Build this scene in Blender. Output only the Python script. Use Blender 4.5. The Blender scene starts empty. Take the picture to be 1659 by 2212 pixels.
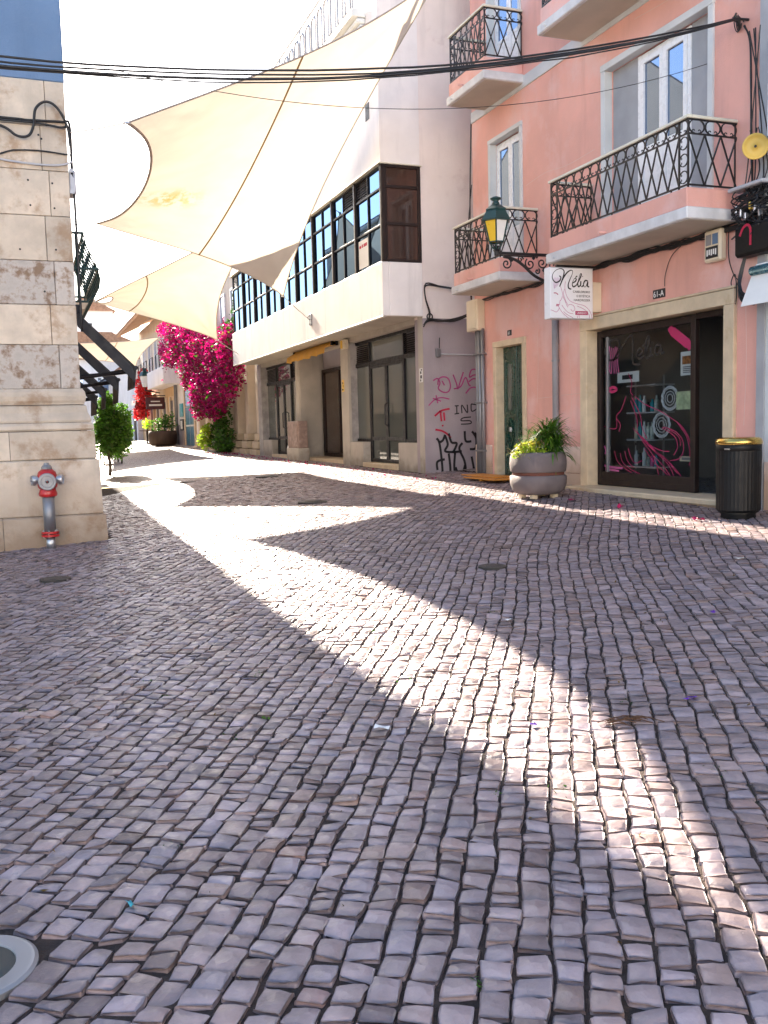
import bpy, math, random
import numpy as np
from mathutils import Vector
random.seed(7); rng = np.random.default_rng(11)
R = math.radians
sc = bpy.context.scene
col = sc.collection

# ------------------------------------------------------------------ camera, sky, sun, exposure
cd = bpy.data.cameras.new('camera'); cam = bpy.data.objects.new('camera', cd); col.objects.link(cam)
cd.sensor_fit = 'VERTICAL'; cd.sensor_height = 36.0; cd.sensor_width = 27.0; cd.lens = 36.0 * 2000 / 2212
cd.clip_start = 0.05; cd.clip_end = 2000
cam.location = (0, 0, 1.4)
_y, _p, _r = R(20.96), R(-5.32), R(1.46)
fw = Vector((math.sin(_y) * math.cos(_p), math.cos(_y) * math.cos(_p), math.sin(_p)))
rt = Vector((math.cos(_y), -math.sin(_y), 0)); up = rt.cross(fw)
rt2 = math.cos(_r) * rt - math.sin(_r) * up; up2 = math.cos(_r) * up + math.sin(_r) * rt
from mathutils import Matrix
cam.rotation_euler = Matrix((rt2, up2, -fw)).transposed().to_euler()
sc.camera = cam

SUN_EL, SUN_AZ = 27.2, -2.73          # azimuth from +Y (the street's direction), negative towards -X
w = bpy.data.worlds.new('World'); sc.world = w; w.use_nodes = True
nt = w.node_tree; bgn = nt.nodes['Background']; sky = nt.nodes.new('ShaderNodeTexSky')
sky.sky_type = 'NISHITA'; sky.sun_disc = False; sky.sun_elevation = R(SUN_EL); sky.sun_rotation = R(SUN_AZ)
sky.air_density = 1.0; sky.dust_density = 1.0; sky.ozone_density = 1.6
nt.links.new(sky.outputs[0], bgn.inputs[0]); bgn.inputs[1].default_value = 0.085
sd = bpy.data.lights.new('sun', 'SUN'); sun = bpy.data.objects.new('sun', sd); col.objects.link(sun)
sd.energy = 5.0; sd.angle = R(0.53); sd.color = (1.0, 0.88, 0.72)
sv = Vector((math.sin(R(SUN_AZ)) * math.cos(R(SUN_EL)), math.cos(R(SUN_AZ)) * math.cos(R(SUN_EL)), math.sin(R(SUN_EL))))
sun.rotation_euler = sv.to_track_quat('Z', 'Y').to_euler(); sun.location = (0, 30, 30)
vs = sc.view_settings
vs.view_transform = 'Standard'; vs.look = 'None'; vs.gamma = 1.0; vs.use_curve_mapping = False
vs.exposure = 2.5
sc.cycles.max_bounces = 8

# ------------------------------------------------------------------ materials
def _mix(nt, a, b, fac, mode='MIX'):
    m = nt.nodes.new('ShaderNodeMix'); m.data_type = 'RGBA'; m.blend_type = mode
    for sock, v in ((m.inputs[0], fac), (m.inputs[6], a), (m.inputs[7], b)):
        if hasattr(v, 'is_output') or isinstance(v, bpy.types.NodeSocket): nt.links.new(v, sock)
        else: sock.default_value = v if not isinstance(v, tuple) else (*v[:3], 1)
    return m.outputs[2]
def _noise(nt, pos, scale, detail=5, rough=.55, stretch=None):
    n = nt.nodes.new('ShaderNodeTexNoise'); n.inputs['Scale'].default_value = scale
    n.inputs['Detail'].default_value = detail; n.inputs['Roughness'].default_value = rough
    if stretch:
        mp = nt.nodes.new('ShaderNodeMapping'); mp.inputs['Scale'].default_value = stretch
        nt.links.new(pos, mp.inputs[0]); pos = mp.outputs[0]
    nt.links.new(pos, n.inputs['Vector']); return n.outputs[0]
def _ramp(nt, v, a, b, lo=0., hi=1.):
    r = nt.nodes.new('ShaderNodeMapRange'); r.interpolation_type = 'SMOOTHSTEP'
    r.inputs[1].default_value = a; r.inputs[2].default_value = b; r.inputs[3].default_value = lo; r.inputs[4].default_value = hi
    nt.links.new(v, r.inputs[0]); return r.outputs[0]
def mat(name, c, rough=.6, var=.14, vscale=2.5, bump=0., bscale=40., metal=0., spec=.5,
        stain=None, sscale=1.5, samt=.5, sthr=.52, piece=0., streak=0., coat=0., tint=False, stretch=None, grime=None):
    m = bpy.data.materials.new(name); m.use_nodes = True; nt = m.node_tree
    b = nt.nodes['Principled BSDF']; b.inputs['Roughness'].default_value = rough; b.inputs['Metallic'].default_value = metal
    b.inputs['Specular IOR Level'].default_value = spec; b.inputs['Coat Weight'].default_value = coat
    ge = nt.nodes.new('ShaderNodeNewGeometry'); pos = ge.outputs['Position']
    n1 = _noise(nt, pos, vscale, 6, .6, stretch)
    v = _ramp(nt, n1, .25, .75, 1 - var, 1 + var)
    cc = nt.nodes.new('ShaderNodeCombineColor')
    for i in range(3): nt.links.new(v, cc.inputs[i])
    out = _mix(nt, (*c, 1), cc.outputs[0], 1.0, 'MULTIPLY')
    if stain:
        s = _ramp(nt, _noise(nt, pos, sscale, 8, .65, stretch), sthr, sthr + .16, 0, samt)
        out = _mix(nt, out, (*stain, 1), s)
    if streak:
        s = _ramp(nt, _noise(nt, pos, 3.0, 6, .6, (1.2, 1.2, .16)), .5, .75, 0, streak)
        out = _mix(nt, out, tuple(x * .55 for x in c) + (1,), s)
    if grime:                                            # splash-back dirt with its own ragged outline above the pavement
        sp = nt.nodes.new('ShaderNodeSeparateXYZ'); nt.links.new(pos, sp.inputs[0])
        ad = nt.nodes.new('ShaderNodeMath'); ad.operation = 'MULTIPLY_ADD'
        nt.links.new(_noise(nt, pos, 3.5, 6), ad.inputs[0]); ad.inputs[1].default_value = -1.2; nt.links.new(sp.outputs[2], ad.inputs[2])
        s = _ramp(nt, ad.outputs[0], grime[0], grime[1], grime[2], 0)
        out = _mix(nt, out, grime[3] + (1,), s)
    if piece:
        oi = nt.nodes.new('ShaderNodeObjectInfo')
        pr = _ramp(nt, oi.outputs['Random'], 0, 1, 1 - piece, 1 + piece)
        c2 = nt.nodes.new('ShaderNodeCombineColor')
        for i in range(3): nt.links.new(pr, c2.inputs[i])
        out = _mix(nt, out, c2.outputs[0], 1.0, 'MULTIPLY')
    if tint:
        at = nt.nodes.new('ShaderNodeAttribute'); at.attribute_name = 'tint'
        out = _mix(nt, out, at.outputs['Color'], 1.0, 'MULTIPLY')
    nt.links.new(out, b.inputs['Base Color'])
    if bump:
        bn = nt.nodes.new('ShaderNodeBump'); bn.inputs['Strength'].default_value = bump; bn.inputs['Distance'].default_value = .02
        nt.links.new(_noise(nt, pos, bscale, 6, .6), bn.inputs['Height']); nt.links.new(bn.outputs[0], b.inputs['Normal'])
    rv = _ramp(nt, _noise(nt, pos, vscale * 4, 3), .3, .7, max(.02, rough - .08), min(1, rough + .08))
    nt.links.new(rv, b.inputs['Roughness'])
    return m
def leafmat(name, c, trans=.35, rough=.5, var=.35):
    m = bpy.data.materials.new(name); m.use_nodes = True; nt = m.node_tree
    b = nt.nodes['Principled BSDF']; o = nt.nodes['Material Output']
    at = nt.nodes.new('ShaderNodeAttribute'); at.attribute_name = 'tint'
    cc = _mix(nt, (*c, 1), at.outputs['Color'], 1.0, 'MULTIPLY')
    nt.links.new(cc, b.inputs['Base Color']); b.inputs['Roughness'].default_value = rough
    tr = nt.nodes.new('ShaderNodeBsdfTranslucent'); nt.links.new(cc, tr.inputs[0])
    ms = nt.nodes.new('ShaderNodeMixShader'); ms.inputs[0].default_value = trans
    nt.links.new(b.outputs[0], ms.inputs[1]); nt.links.new(tr.outputs[0], ms.inputs[2]); nt.links.new(ms.outputs[0], o.inputs[0])
    return m
def glassmat(name, tintc, refl, rough=.03, metal=0.):
    """mirror-like pane in front of a dark interior"""
    m = bpy.data.materials.new(name); m.use_nodes = True; nt = m.node_tree; b = nt.nodes['Principled BSDF']
    b.inputs['Base Color'].default_value = (*tintc, 1); b.inputs['Roughness'].default_value = rough
    b.inputs['IOR'].default_value = refl; b.inputs['Metallic'].default_value = metal
    return m
def clearglass(name, tintc=(.82, .86, .86), f0=1.45):
    m = bpy.data.materials.new(name); m.use_nodes = True; nt = m.node_tree; nt.nodes.clear()
    o = nt.nodes.new('ShaderNodeOutputMaterial'); t = nt.nodes.new('ShaderNodeBsdfTransparent'); t.inputs[0].default_value = (*tintc, 1)
    g = nt.nodes.new('ShaderNodeBsdfGlossy'); g.inputs['Roughness'].default_value = .02
    fr = nt.nodes.new('ShaderNodeFresnel'); fr.inputs[0].default_value = f0
    ms = nt.nodes.new('ShaderNodeMixShader'); nt.links.new(fr.outputs[0], ms.inputs[0]); nt.links.new(t.outputs[0], ms.inputs[1])
    nt.links.new(g.outputs[0], ms.inputs[2]); nt.links.new(ms.outputs[0], o.inputs[0]); return m
def sailmat(name, c, spot=None):
    m = bpy.data.materials.new(name); m.use_nodes = True; nt = m.node_tree; nt.nodes.clear()
    o = nt.nodes.new('ShaderNodeOutputMaterial'); ge = nt.nodes.new('ShaderNodeNewGeometry'); pos = ge.outputs['Position']
    v = _ramp(nt, _noise(nt, pos, 1.2, 5), .3, .7, .93, 1.04); cc = nt.nodes.new('ShaderNodeCombineColor')
    for i in range(3): nt.links.new(v, cc.inputs[i])
    cl = _mix(nt, (*c, 1), cc.outputs[0], 1., 'MULTIPLY')
    if spot:
        vm = nt.nodes.new('ShaderNodeVectorMath'); vm.operation = 'DISTANCE'; nt.links.new(pos, vm.inputs[0]); vm.inputs[1].default_value = spot
        d = _ramp(nt, vm.outputs['Value'], .25, .95, 1, 0)
        mu = nt.nodes.new('ShaderNodeMath'); mu.operation = 'MULTIPLY'; nt.links.new(d, mu.inputs[0])
        nt.links.new(_ramp(nt, _noise(nt, pos, 5, 6, .7, (1., .5, 1.5)), .40, .58, 0, 1.), mu.inputs[1])
        cl = _mix(nt, cl, (.5, .34, .07, 1), mu.outputs[0])
    d = nt.nodes.new('ShaderNodeBsdfDiffuse'); t = nt.nodes.new('ShaderNodeBsdfTranslucent')
    nt.links.new(cl, d.inputs[0]); nt.links.new(cl, t.inputs[0])
    ms = nt.nodes.new('ShaderNodeMixShader'); ms.inputs[0].default_value = .34
    nt.links.new(d.outputs[0], ms.inputs[1]); nt.links.new(t.outputs[0], ms.inputs[2]); nt.links.new(ms.outputs[0], o.inputs[0]); return m

MT = {}
def defm(k, *a, **kw): MT[k] = mat(k, *a, **kw)
def cobblemat():
    m = mat('cobble', (.268, .206, .208), rough=.40, var=.26, vscale=7, tint=True, stain=(.10, .075, .07), sscale=13, samt=.5, sthr=.60, spec=.55)
    nt = m.node_tree; b = nt.nodes['Principled BSDF']; ge = nt.nodes.new('ShaderNodeNewGeometry'); pos = ge.outputs['Position']
    big = _noise(nt, pos, 15, 3, .5); fine = _noise(nt, pos, 75, 6, .65)
    vo = nt.nodes.new('ShaderNodeTexVoronoi'); vo.inputs['Scale'].default_value = 24; nt.links.new(pos, vo.inputs['Vector'])   # broken facets
    ad = nt.nodes.new('ShaderNodeMath'); ad.operation = 'MULTIPLY_ADD'; nt.links.new(big, ad.inputs[0]); ad.inputs[1].default_value = 1.6; nt.links.new(vo.outputs['Distance'], ad.inputs[2])
    a2 = nt.nodes.new('ShaderNodeMath'); a2.operation = 'MULTIPLY_ADD'; nt.links.new(fine, a2.inputs[0]); a2.inputs[1].default_value = .35; nt.links.new(ad.outputs[0], a2.inputs[2])
    pit = _ramp(nt, _noise(nt, pos, 120, 2), .68, .74, 0, -.5); a3 = nt.nodes.new('ShaderNodeMath'); a3.operation = 'ADD'; nt.links.new(a2.outputs[0], a3.inputs[0]); nt.links.new(pit, a3.inputs[1])
    bn = nt.nodes.new('ShaderNodeBump'); bn.inputs['Strength'].default_value = .55; bn.inputs['Distance'].default_value = .008
    nt.links.new(a3.outputs[0], bn.inputs['Height']); nt.links.new(bn.outputs[0], b.inputs['Normal'])
    nt.links.new(_ramp(nt, _noise(nt, pos, 22, 4), .3, .7, .30, .55), b.inputs['Roughness'])
    return m
MT['cobble'] = cobblemat()
defm('soil', (.050, .032, .025), rough=.95, var=.5, vscale=18, bump=.9, bscale=90, stain=(.05, .055, .02), sscale=2.2, samt=.6, sthr=.58)
defm('limestone', (.56, .465, .36), rough=.62, var=.16, vscale=3.5, bump=.25, bscale=28, piece=.10, stain=(.30, .17, .08), sscale=2.2, samt=.7, sthr=.50, grime=(-.6, .35, .8, (.17, .10, .05)), streak=.35)
defm('limestone_veined', (.52, .46, .40), rough=.62, var=.2, vscale=5, bump=.4, bscale=24, piece=.08, stain=(.20, .11, .05), sscale=5.0, samt=.9, sthr=.46, streak=.3)
defm('joint_dark', (.16, .13, .11), rough=.9, var=.3, vscale=8)
defm('blue_paint', (.12, .20, .33), rough=.7, var=.10, vscale=1.2, bump=.2, bscale=50, streak=.25)
defm('cream_plaster', (.68, .58, .45), rough=.75, var=.1, vscale=1.6, bump=.15, bscale=50, streak=.2)
defm('ochre_plaster', (.62, .42, .22), rough=.75, var=.12, vscale=1.6, bump=.15, bscale=50, streak=.2)
defm('terracotta_patch', (.5, .24, .12), rough=.8, var=.2)
defm('pink_plaster', (.74, .385, .315), rough=.72, var=.10, vscale=1.1, bump=.25, bscale=55, streak=.26, stain=(.76, .50, .46), sscale=.9, samt=.7, sthr=.48)
defm('white_plaster', (.82, .79, .77), rough=.75, var=.07, vscale=1.2, bump=.15, bscale=50, streak=.28)
defm('side_plaster', (.82, .74, .69), rough=.78, var=.07, vscale=.9, bump=.2, bscale=45, streak=.28, stain=(.56, .45, .42), sscale=1.6, samt=.45, sthr=.58)
defm('grey_plaster', (.36, .31, .32), rough=.8, var=.1, vscale=2, bump=.15, bscale=45, streak=.2)
defm('shop_grey', (.46, .42, .36), rough=.8, var=.12, vscale=2, bump=.15, bscale=45, streak=.25, grime=(-.2, .3, .6, (.2, .16, .12)))
defm('marble_grey', (.33, .31, .30), rough=.45, var=.3, vscale=4, stain=(.5, .48, .45), sscale=3, samt=.6, sthr=.55)
defm('slab_white', (.62, .62, .62), rough=.75, var=.14, vscale=4, bump=.2, bscale=40, streak=.3)
defm('soffit', (.50, .46, .38), rough=.85, var=.1, vscale=2, bump=.1)
defm('trim_stone', (.62, .50, .34), rough=.6, var=.13, vscale=5, bump=.2, bscale=40, piece=.06, stain=(.40, .26, .11), sscale=4, samt=.45, sthr=.56)
defm('trim_pale', (.58, .60, .60), rough=.65, var=.08, vscale=3, bump=.1)
defm('plinth_pink', (.66, .52, .44), rough=.7, var=.12, vscale=3, bump=.2, piece=.06, grime=(-.1, .5, .6, (.38, .24, .13)))
defm('grey_panel', (.34, .35, .37), rough=.7, var=.12, vscale=3, bump=.1)
defm('upvc_white', (.78, .80, .82), rough=.3, var=.03)
defm('aluminium_brown', (.022, .013, .011), rough=.5, var=.2, spec=.3)
defm('aluminium_dark', (.010, .010, .013), rough=.5, var=.2, spec=.25)
defm('iron_black', (.012, .012, .013), rough=.45, var=.2, spec=.5)
defm('rail_cream', (.68, .66, .54), rough=.5, var=.08)
defm('green_paint', (.010, .045, .030), rough=.3, var=.25, vscale=4, bump=.05, coat=.3)
defm('green_iron', (.012, .050, .046), rough=.4, var=.2)
defm('lamp_yellow', (.80, .50, .03), rough=.35, var=.06)
defm('lamp_white', (.85, .83, .78), rough=.35, var=.05)
defm('brass', (.62, .42, .12), rough=.22, var=.12, metal=1.)
defm('steel', (.55, .55, .56), rough=.35, var=.12, metal=.9, bump=.05)
defm('galvanised', (.26, .265, .28), rough=.45, var=.15, metal=.6)
defm('hydrant_red', (.42, .012, .014), rough=.35, var=.2, vscale=10, coat=.2)
defm('bin_black', (.006, .006, .006), rough=.5, var=.2, spec=.3)
defm('planter_concrete', (.175, .14, .135), rough=.8, var=.14, vscale=6, bump=.35, bscale=80)
defm('planter_band', (.16, .055, .035), rough=.8, var=.25, vscale=8)
defm('earth', (.04, .028, .018), rough=.95, var=.4, vscale=20)
defm('cable_black', (.012, .012, .013), rough=.5, var=.2)
defm('cable_grey', (.25, .24, .25), rough=.6, var=.2)
defm('rope', (.55, .50, .42), rough=.8, var=.1)
defm('webbing', (.45, .38, .31), rough=.8, var=.1)
defm('seam', (.40, .28, .13), rough=.8, var=.1)
defm('box_grey', (.45, .45, .47), rough=.5, var=.06)
defm('box_cream', (.72, .62, .46), rough=.5, var=.06)
defm('sign_white', (.82, .82, .84), rough=.35, var=.02)
defm('ink_black', (.012, .012, .014), rough=.5, var=.1)
defm('ink_magenta', (.42, .012, .10), rough=.5, var=.05)
defm('ink_pink', (.48, .10, .26), rough=.5, var=.05)
defm('ink_lilac', (.62, .42, .58), rough=.5, var=.05)
defm('spray_black', (.012, .011, .013), rough=.7, var=.3)
defm('spray_pink', (.42, .06, .20), rough=.7, var=.2)
defm('spray_red', (.45, .015, .05), rough=.7, var=.2)
defm('paper', (.80, .80, .78), rough=.7, var=.05)
defm('poster_green', (.55, .62, .40), rough=.6, var=.35, vscale=9)
defm('poster_photo', (.40, .16, .05), rough=.5, var=.6, vscale=22)
defm('teal_plastic', (.01, .30, .36), rough=.4, var=.1)
defm('awning_yellow', (.72, .40, .08), rough=.75, var=.1, vscale=4)
defm('awning_dark', (.010, .012, .018), rough=.6, var=.2)
defm('awning_white', (.75, .74, .70), rough=.75, var=.05)
defm('cabinet_brown', (.28, .20, .17), rough=.7, var=.25, vscale=9, stain=(.45, .40, .38), sscale=9, samt=.5, sthr=.55)
defm('wood_orange', (.55, .22, .03), rough=.6, var=.3, vscale=12, stretch=(1, 8, 1))
defm('wood_dark', (.06, .035, .022), rough=.6, var=.25, vscale=6, stretch=(1, 1, .2))
defm('bark', (.10, .075, .055), rough=.9, var=.3, vscale=14, bump=.6, bscale=50)
defm('roof_tile', (.36, .20, .12), rough=.8, var=.3, vscale=5)
defm('roof_slope', (.52, .30, .16), rough=.8, var=.15)
defm('blue_door', (.03, .16, .28), rough=.35, var=.15)
defm('maroon', (.07, .015, .02), rough=.5, var=.1)
defm('iron_cover', (.05, .045, .04), rough=.5, var=.3, metal=.4, bump=.5, bscale=120)
defm('interior_wall', (.30, .29, .28), rough=.8, var=.08)
defm('interior_floor', (.14, .13, .14), rough=.3, var=.12)
defm('white_lacquer', (.55, .55, .57), rough=.3, var=.03)
defm('product', (.50, .55, .50), rough=.4, var=.6, vscale=14)
defm('cloth_grey', (.20, .20, .23), rough=.8, var=.1)
defm('leaf_dry', (.10, .045, .018), rough=.8, var=.3)
defm('purple_flower', (.14, .03, .40), rough=.6, var=.2)
defm('horn_yellow', (.70, .48, .10), rough=.45, var=.1)
defm('teal_metal', (.05, .20, .26), rough=.3, var=.1, metal=.3)
MT['leaf'] = leafmat('leaf', (.075, .19, .02), .42); MT['leaf_orange_tree'] = leafmat('leaf_orange_tree', (.085, .20, .02), .42)
MT['leaf_light'] = leafmat('leaf_light', (.30, .42, .03), .42); MT['leaf_yellow'] = leafmat('leaf_yellow', (.42, .40, .05), .4)
MT['bract_magenta'] = leafmat('bract_magenta', (.40, .006, .115), .42); MT['bract_red'] = leafmat('bract_red', (.60, .03, .035), .45)
MT['pane_bright'] = glassmat('pane_bright', (.15, .22, .34), 1.8, .02, .8)  # bluish tint stands in for blue sky in the reflections
MT['pane_band'] = glassmat('pane_band', (.02, .03, .05), 1.5, .02)
_nt = MT['pane_band'].node_tree; _g = _nt.nodes.new('ShaderNodeBsdfGlossy'); _g.inputs[0].default_value = (.115, .19, .31, 1); _g.inputs['Roughness'].default_value = .015; _nt.links.new(_g.outputs[0], _nt.nodes['Material Output'].inputs[0])   # blue of the reflected sky put into the gloss colour
MT['pane_dark'] = glassmat('pane_dark', (.05, .028, .022), 1.6, .04)
MT['pane_papered'] = glassmat('pane_papered', (.09, .105, .095), 1.7, .04)
MT['pane_clear'] = clearglass('pane_clear')
MT['disc_glass'] = glassmat('disc_glass', (.03, .045, .05), 1.5, .12)
MT['sail'] = sailmat('sail', (.68, .59, .48), (2.75, 17.6, 5.2)); MT['sail_plain'] = sailmat('sail_plain', (.66, .56, .44))

# ------------------------------------------------------------------ mesh helpers
class MB:
    def __init__(s): s.v = []; s.f = []
    def quad(s, a, b, c, d): n = len(s.v); s.v += [tuple(a), tuple(b), tuple(c), tuple(d)]; s.f.append((n, n + 1, n + 2, n + 3)); return s
    def box(s, x0, x1, y0, y1, z0, z1):
        n = len(s.v); s.v += [(x, y, z) for z in (z0, z1) for y in (y0, y1) for x in (x0, x1)]
        s.f += [tuple(n + i for i in q) for q in ((0, 2, 3, 1), (4, 5, 7, 6), (0, 1, 5, 4), (2, 6, 7, 3), (0, 4, 6, 2), (1, 3, 7, 5))]; return s
    def rbox(s, x0, x1, y0, y1, z0, z1, r=.01):
        n = len(s.v); L = ((x0, x1), (y0, y1), (z0, z1)); idx = {}
        for i in (0, 1):
            for j in (0, 1):
                for k in (0, 1):
                    for ax in range(3):      # the vertex that lies on the face normal to ax
                        p = []
                        for q, bit in enumerate((i, j, k)):
                            val = L[q][bit]
                            if q != ax: val += r if bit == 0 else -r
                            p.append(val)
                        idx[i, j, k, ax] = len(s.v); s.v.append(tuple(p))
        for ax in range(3):
            o = [q for q in range(3) if q != ax]
            for b in (0, 1):
                lp = []
                for (m, l) in ((0, 0), (1, 0), (1, 1), (0, 1)):
                    key = [0, 0, 0]; key[ax] = b; key[o[0]] = m; key[o[1]] = l; lp.append(idx[(*key, ax)])
                s.f.append(tuple(lp))
            for m in (0, 1):
                for l in (0, 1):
                    k0 = [0, 0, 0]; k0[o[0]] = m; k0[o[1]] = l; k1 = list(k0); k1[ax] = 1
                    s.f.append((idx[(*k0, o[0])], idx[(*k1, o[0])], idx[(*k1, o[1])], idx[(*k0, o[1])]))
        for i in (0, 1):
            for j in (0, 1):
                for k in (0, 1): s.f.append(tuple(idx[i, j, k, a] for a in range(3)))
        return s
    def tube(s, pts, r, n=6, caps=True, rot=0.):
        pts = [Vector(p) for p in pts]; rr = r if isinstance(r, (list, tuple)) else [r] * len(pts)
        t0 = (pts[1] - pts[0]).normalized(); ref = Vector((0, 0, 1)) if abs(t0.z) < .9 else Vector((1, 0, 0))
        nrm = t0.cross(ref).normalized(); base = len(s.v)
        for i, p in enumerate(pts):
            t = (pts[min(i + 1, len(pts) - 1)] - pts[max(i - 1, 0)]).normalized()
            nrm = (nrm - t * nrm.dot(t)).normalized(); bi = t.cross(nrm)
            for k in range(n):
                a = 2 * math.pi * k / n + rot; s.v.append(tuple(p + rr[i] * (math.cos(a) * nrm + math.sin(a) * bi)))
        for i in range(len(pts) - 1):
            for k in range(n):
                a = base + i * n + k; b = base + i * n + (k + 1) % n; s.f.append((a, b, b + n, a + n))
        if caps: s.f.append(tuple(base + k for k in range(n))[::-1]); e = base + (len(pts) - 1) * n; s.f.append(tuple(e + k for k in range(n)))
        return s
    def bar(s, a, b, w, n=4): return s.tube([a, b], w * .7071, 4, True, math.pi / 4)
    def lathe(s, prof, c=(0, 0, 0), n=24, a0=0., sq=0.):
        base = len(s.v); c = Vector(c)
        for r, z in prof:
            for k in range(n):
                a = 2 * math.pi * k / n + a0; ca, sa = math.cos(a), math.sin(a)
                q = 1.0
                if sq: q = 1 / (abs(ca) ** sq + abs(sa) ** sq) ** (1 / sq)
                s.v.append((c.x + r * q * ca, c.y + r * q * sa, c.z + z))
        for i in range(len(prof) - 1):
            for k in range(n):
                a = base + i * n + k; b = base + i * n + (k + 1) % n; s.f.append((a, b, b + n, a + n))
        s.f.append(tuple(base + k for k in range(n))[::-1]); e = base + (len(prof) - 1) * n; s.f.append(tuple(e + k for k in range(n)))
        return s
    def prism(s, poly, ax, a, b):
        """polygon (2 coords of the other axes in order) extruded along ax from a to b"""
        n = len(poly); base = len(s.v)
        for t in (a, b):
            for p in poly:
                q = list(p); q.insert(ax, t); s.v.append(tuple(q))
        s.f.append(tuple(base + i for i in range(n))[::-1]); s.f.append(tuple(base + n + i for i in range(n)))
        for i in range(n): j = (i + 1) % n; s.f.append((base + i, base + j, base + n + j, base + n + i))
        return s
    def ribbon(s, pts, wd, o, u, v, nrm, th=.002, smooth=True):
        """brush stroke drawn in the plane o + x*u + y*v, a thin film th thick"""
        P = crom(pts, 5) if smooth and len(pts) > 2 else pts
        P = [Vector((a, b)) for a, b in P]; o, u, v, nrm = map(Vector, (o, u, v, nrm)); base = len(s.v); n = len(P)
        for i, p in enumerate(P):
            t = P[min(i + 1, n - 1)] - P[max(i - 1, 0)]; t = t.normalized() if t.length > 1e-9 else Vector((1, 0))
            q = Vector((-t.y, t.x)); ww = wd(i / (n - 1)) if callable(wd) else wd
            for sg in (-1, 1):
                e = p + q * ww * .5 * sg
                for h in (0, th): s.v.append(tuple(o + e.x * u + e.y * v + nrm * h))
        for i in range(n - 1):
            b = base + 4 * i
            for q in ((1, 3, 7, 5), (0, 4, 6, 2), (0, 1, 5, 4), (2, 6, 7, 3)): s.f.append(tuple(b + k for k in q))
        return s
    def arr(s, V, F):
        b = len(s.v); s.v += [tuple(p) for p in V]; s.f += [tuple(b + i for i in f) for f in F]; return s
def crom(P, k=6):
    P = [tuple(map(float, p)) for p in P]; out = []; n = len(P); dim = len(P[0])
    for i in range(n - 1):
        p0, p1, p2, p3 = P[max(i - 1, 0)], P[i], P[i + 1], P[min(i + 2, n - 1)]
        for j in range(k):
            t = j / k
            out.append(tuple(.5 * (2 * p1[d] + (p2[d] - p0[d]) * t + (2 * p0[d] - 5 * p1[d] + 4 * p2[d] - p3[d]) * t * t + (3 * p1[d] - p0[d] - 3 * p2[d] + p3[d]) * t ** 3) for d in range(dim)))
    out.append(P[-1]); return out
def wl(o):
    v = Vector((0, 0, 0))
    while o: v = v + o.location; o = o.parent
    return v
def tag(o, label=None, cat=None, group=None, kind=None):
    for k, x in (('label', label), ('category', cat), ('group', group), ('kind', kind)):
        if x: o[k] = x
    return o
def root(name, label, cat, loc, group=None):
    o = bpy.data.objects.new(name, None); col.objects.link(o); o.location = loc; o.empty_display_size = .2
    return tag(o, label, cat, group)
def part(name, mb, m, parent=None, smooth=False, loc=None):
    """mesh given in world coordinates, linked under parent"""
    off = wl(parent) if parent else (Vector(loc) if loc else Vector((0, 0, 0)))
    me = bpy.data.meshes.new(name); me.from_pydata([(a - off.x, b - off.y, c - off.z) for a, b, c in mb.v], [], mb.f); me.update()
    if smooth: me.polygons.foreach_set('use_smooth', [True] * len(me.polygons))
    me.materials.append(MT[m]); o = bpy.data.objects.new(name, me); col.objects.link(o)
    if parent: o.parent = parent
    else: o.location = off
    return o
def inst(o, parent, loc, rz=0., sc_=None):
    """linked copy of a piece modelled round the origin"""
    c = o.copy(); col.objects.link(c); c.parent = parent; c.location = Vector(loc) - wl(parent); c.rotation_euler = (0, 0, rz)
    if sc_: c.scale = sc_
    return c
def proto(name, mb, m, smooth=False):
    me = bpy.data.meshes.new(name); me.from_pydata(mb.v, [], mb.f); me.update()
    if smooth: me.polygons.foreach_set('use_smooth', [True] * len(me.polygons))
    me.materials.append(MT[m]); return bpy.data.objects.new(name, me)
def tinted(name, V, F, tints, m, parent=None, loc=(0, 0, 0), smooth=False):
    """numpy mesh; tints: one colour per face"""
    off = np.array(wl(parent)) if parent else np.array(loc, float)
    me = bpy.data.meshes.new(name); k = F.shape[1]
    me.vertices.add(len(V)); me.vertices.foreach_set('co', (V - off).astype(np.float32).ravel())
    me.loops.add(F.size); me.loops.foreach_set('vertex_index', F.astype(np.int32).ravel())
    me.polygons.add(len(F)); me.polygons.foreach_set('loop_start', np.arange(0, F.size, k, dtype=np.int32))
    if smooth: me.polygons.foreach_set('use_smooth', np.ones(len(F), bool))
    me.update(calc_edges=True)
    ca = me.color_attributes.new('tint', 'FLOAT_COLOR', 'CORNER')
    c4 = np.ones((len(F), 4), np.float32); c4[:, :3] = tints
    ca.data.foreach_set('color', np.repeat(c4, k, 0).ravel())
    me.materials.append(MT[m]); o = bpy.data.objects.new(name, me); col.objects.link(o)
    if parent: o.parent = parent
    else: o.location = off
    return o
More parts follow.
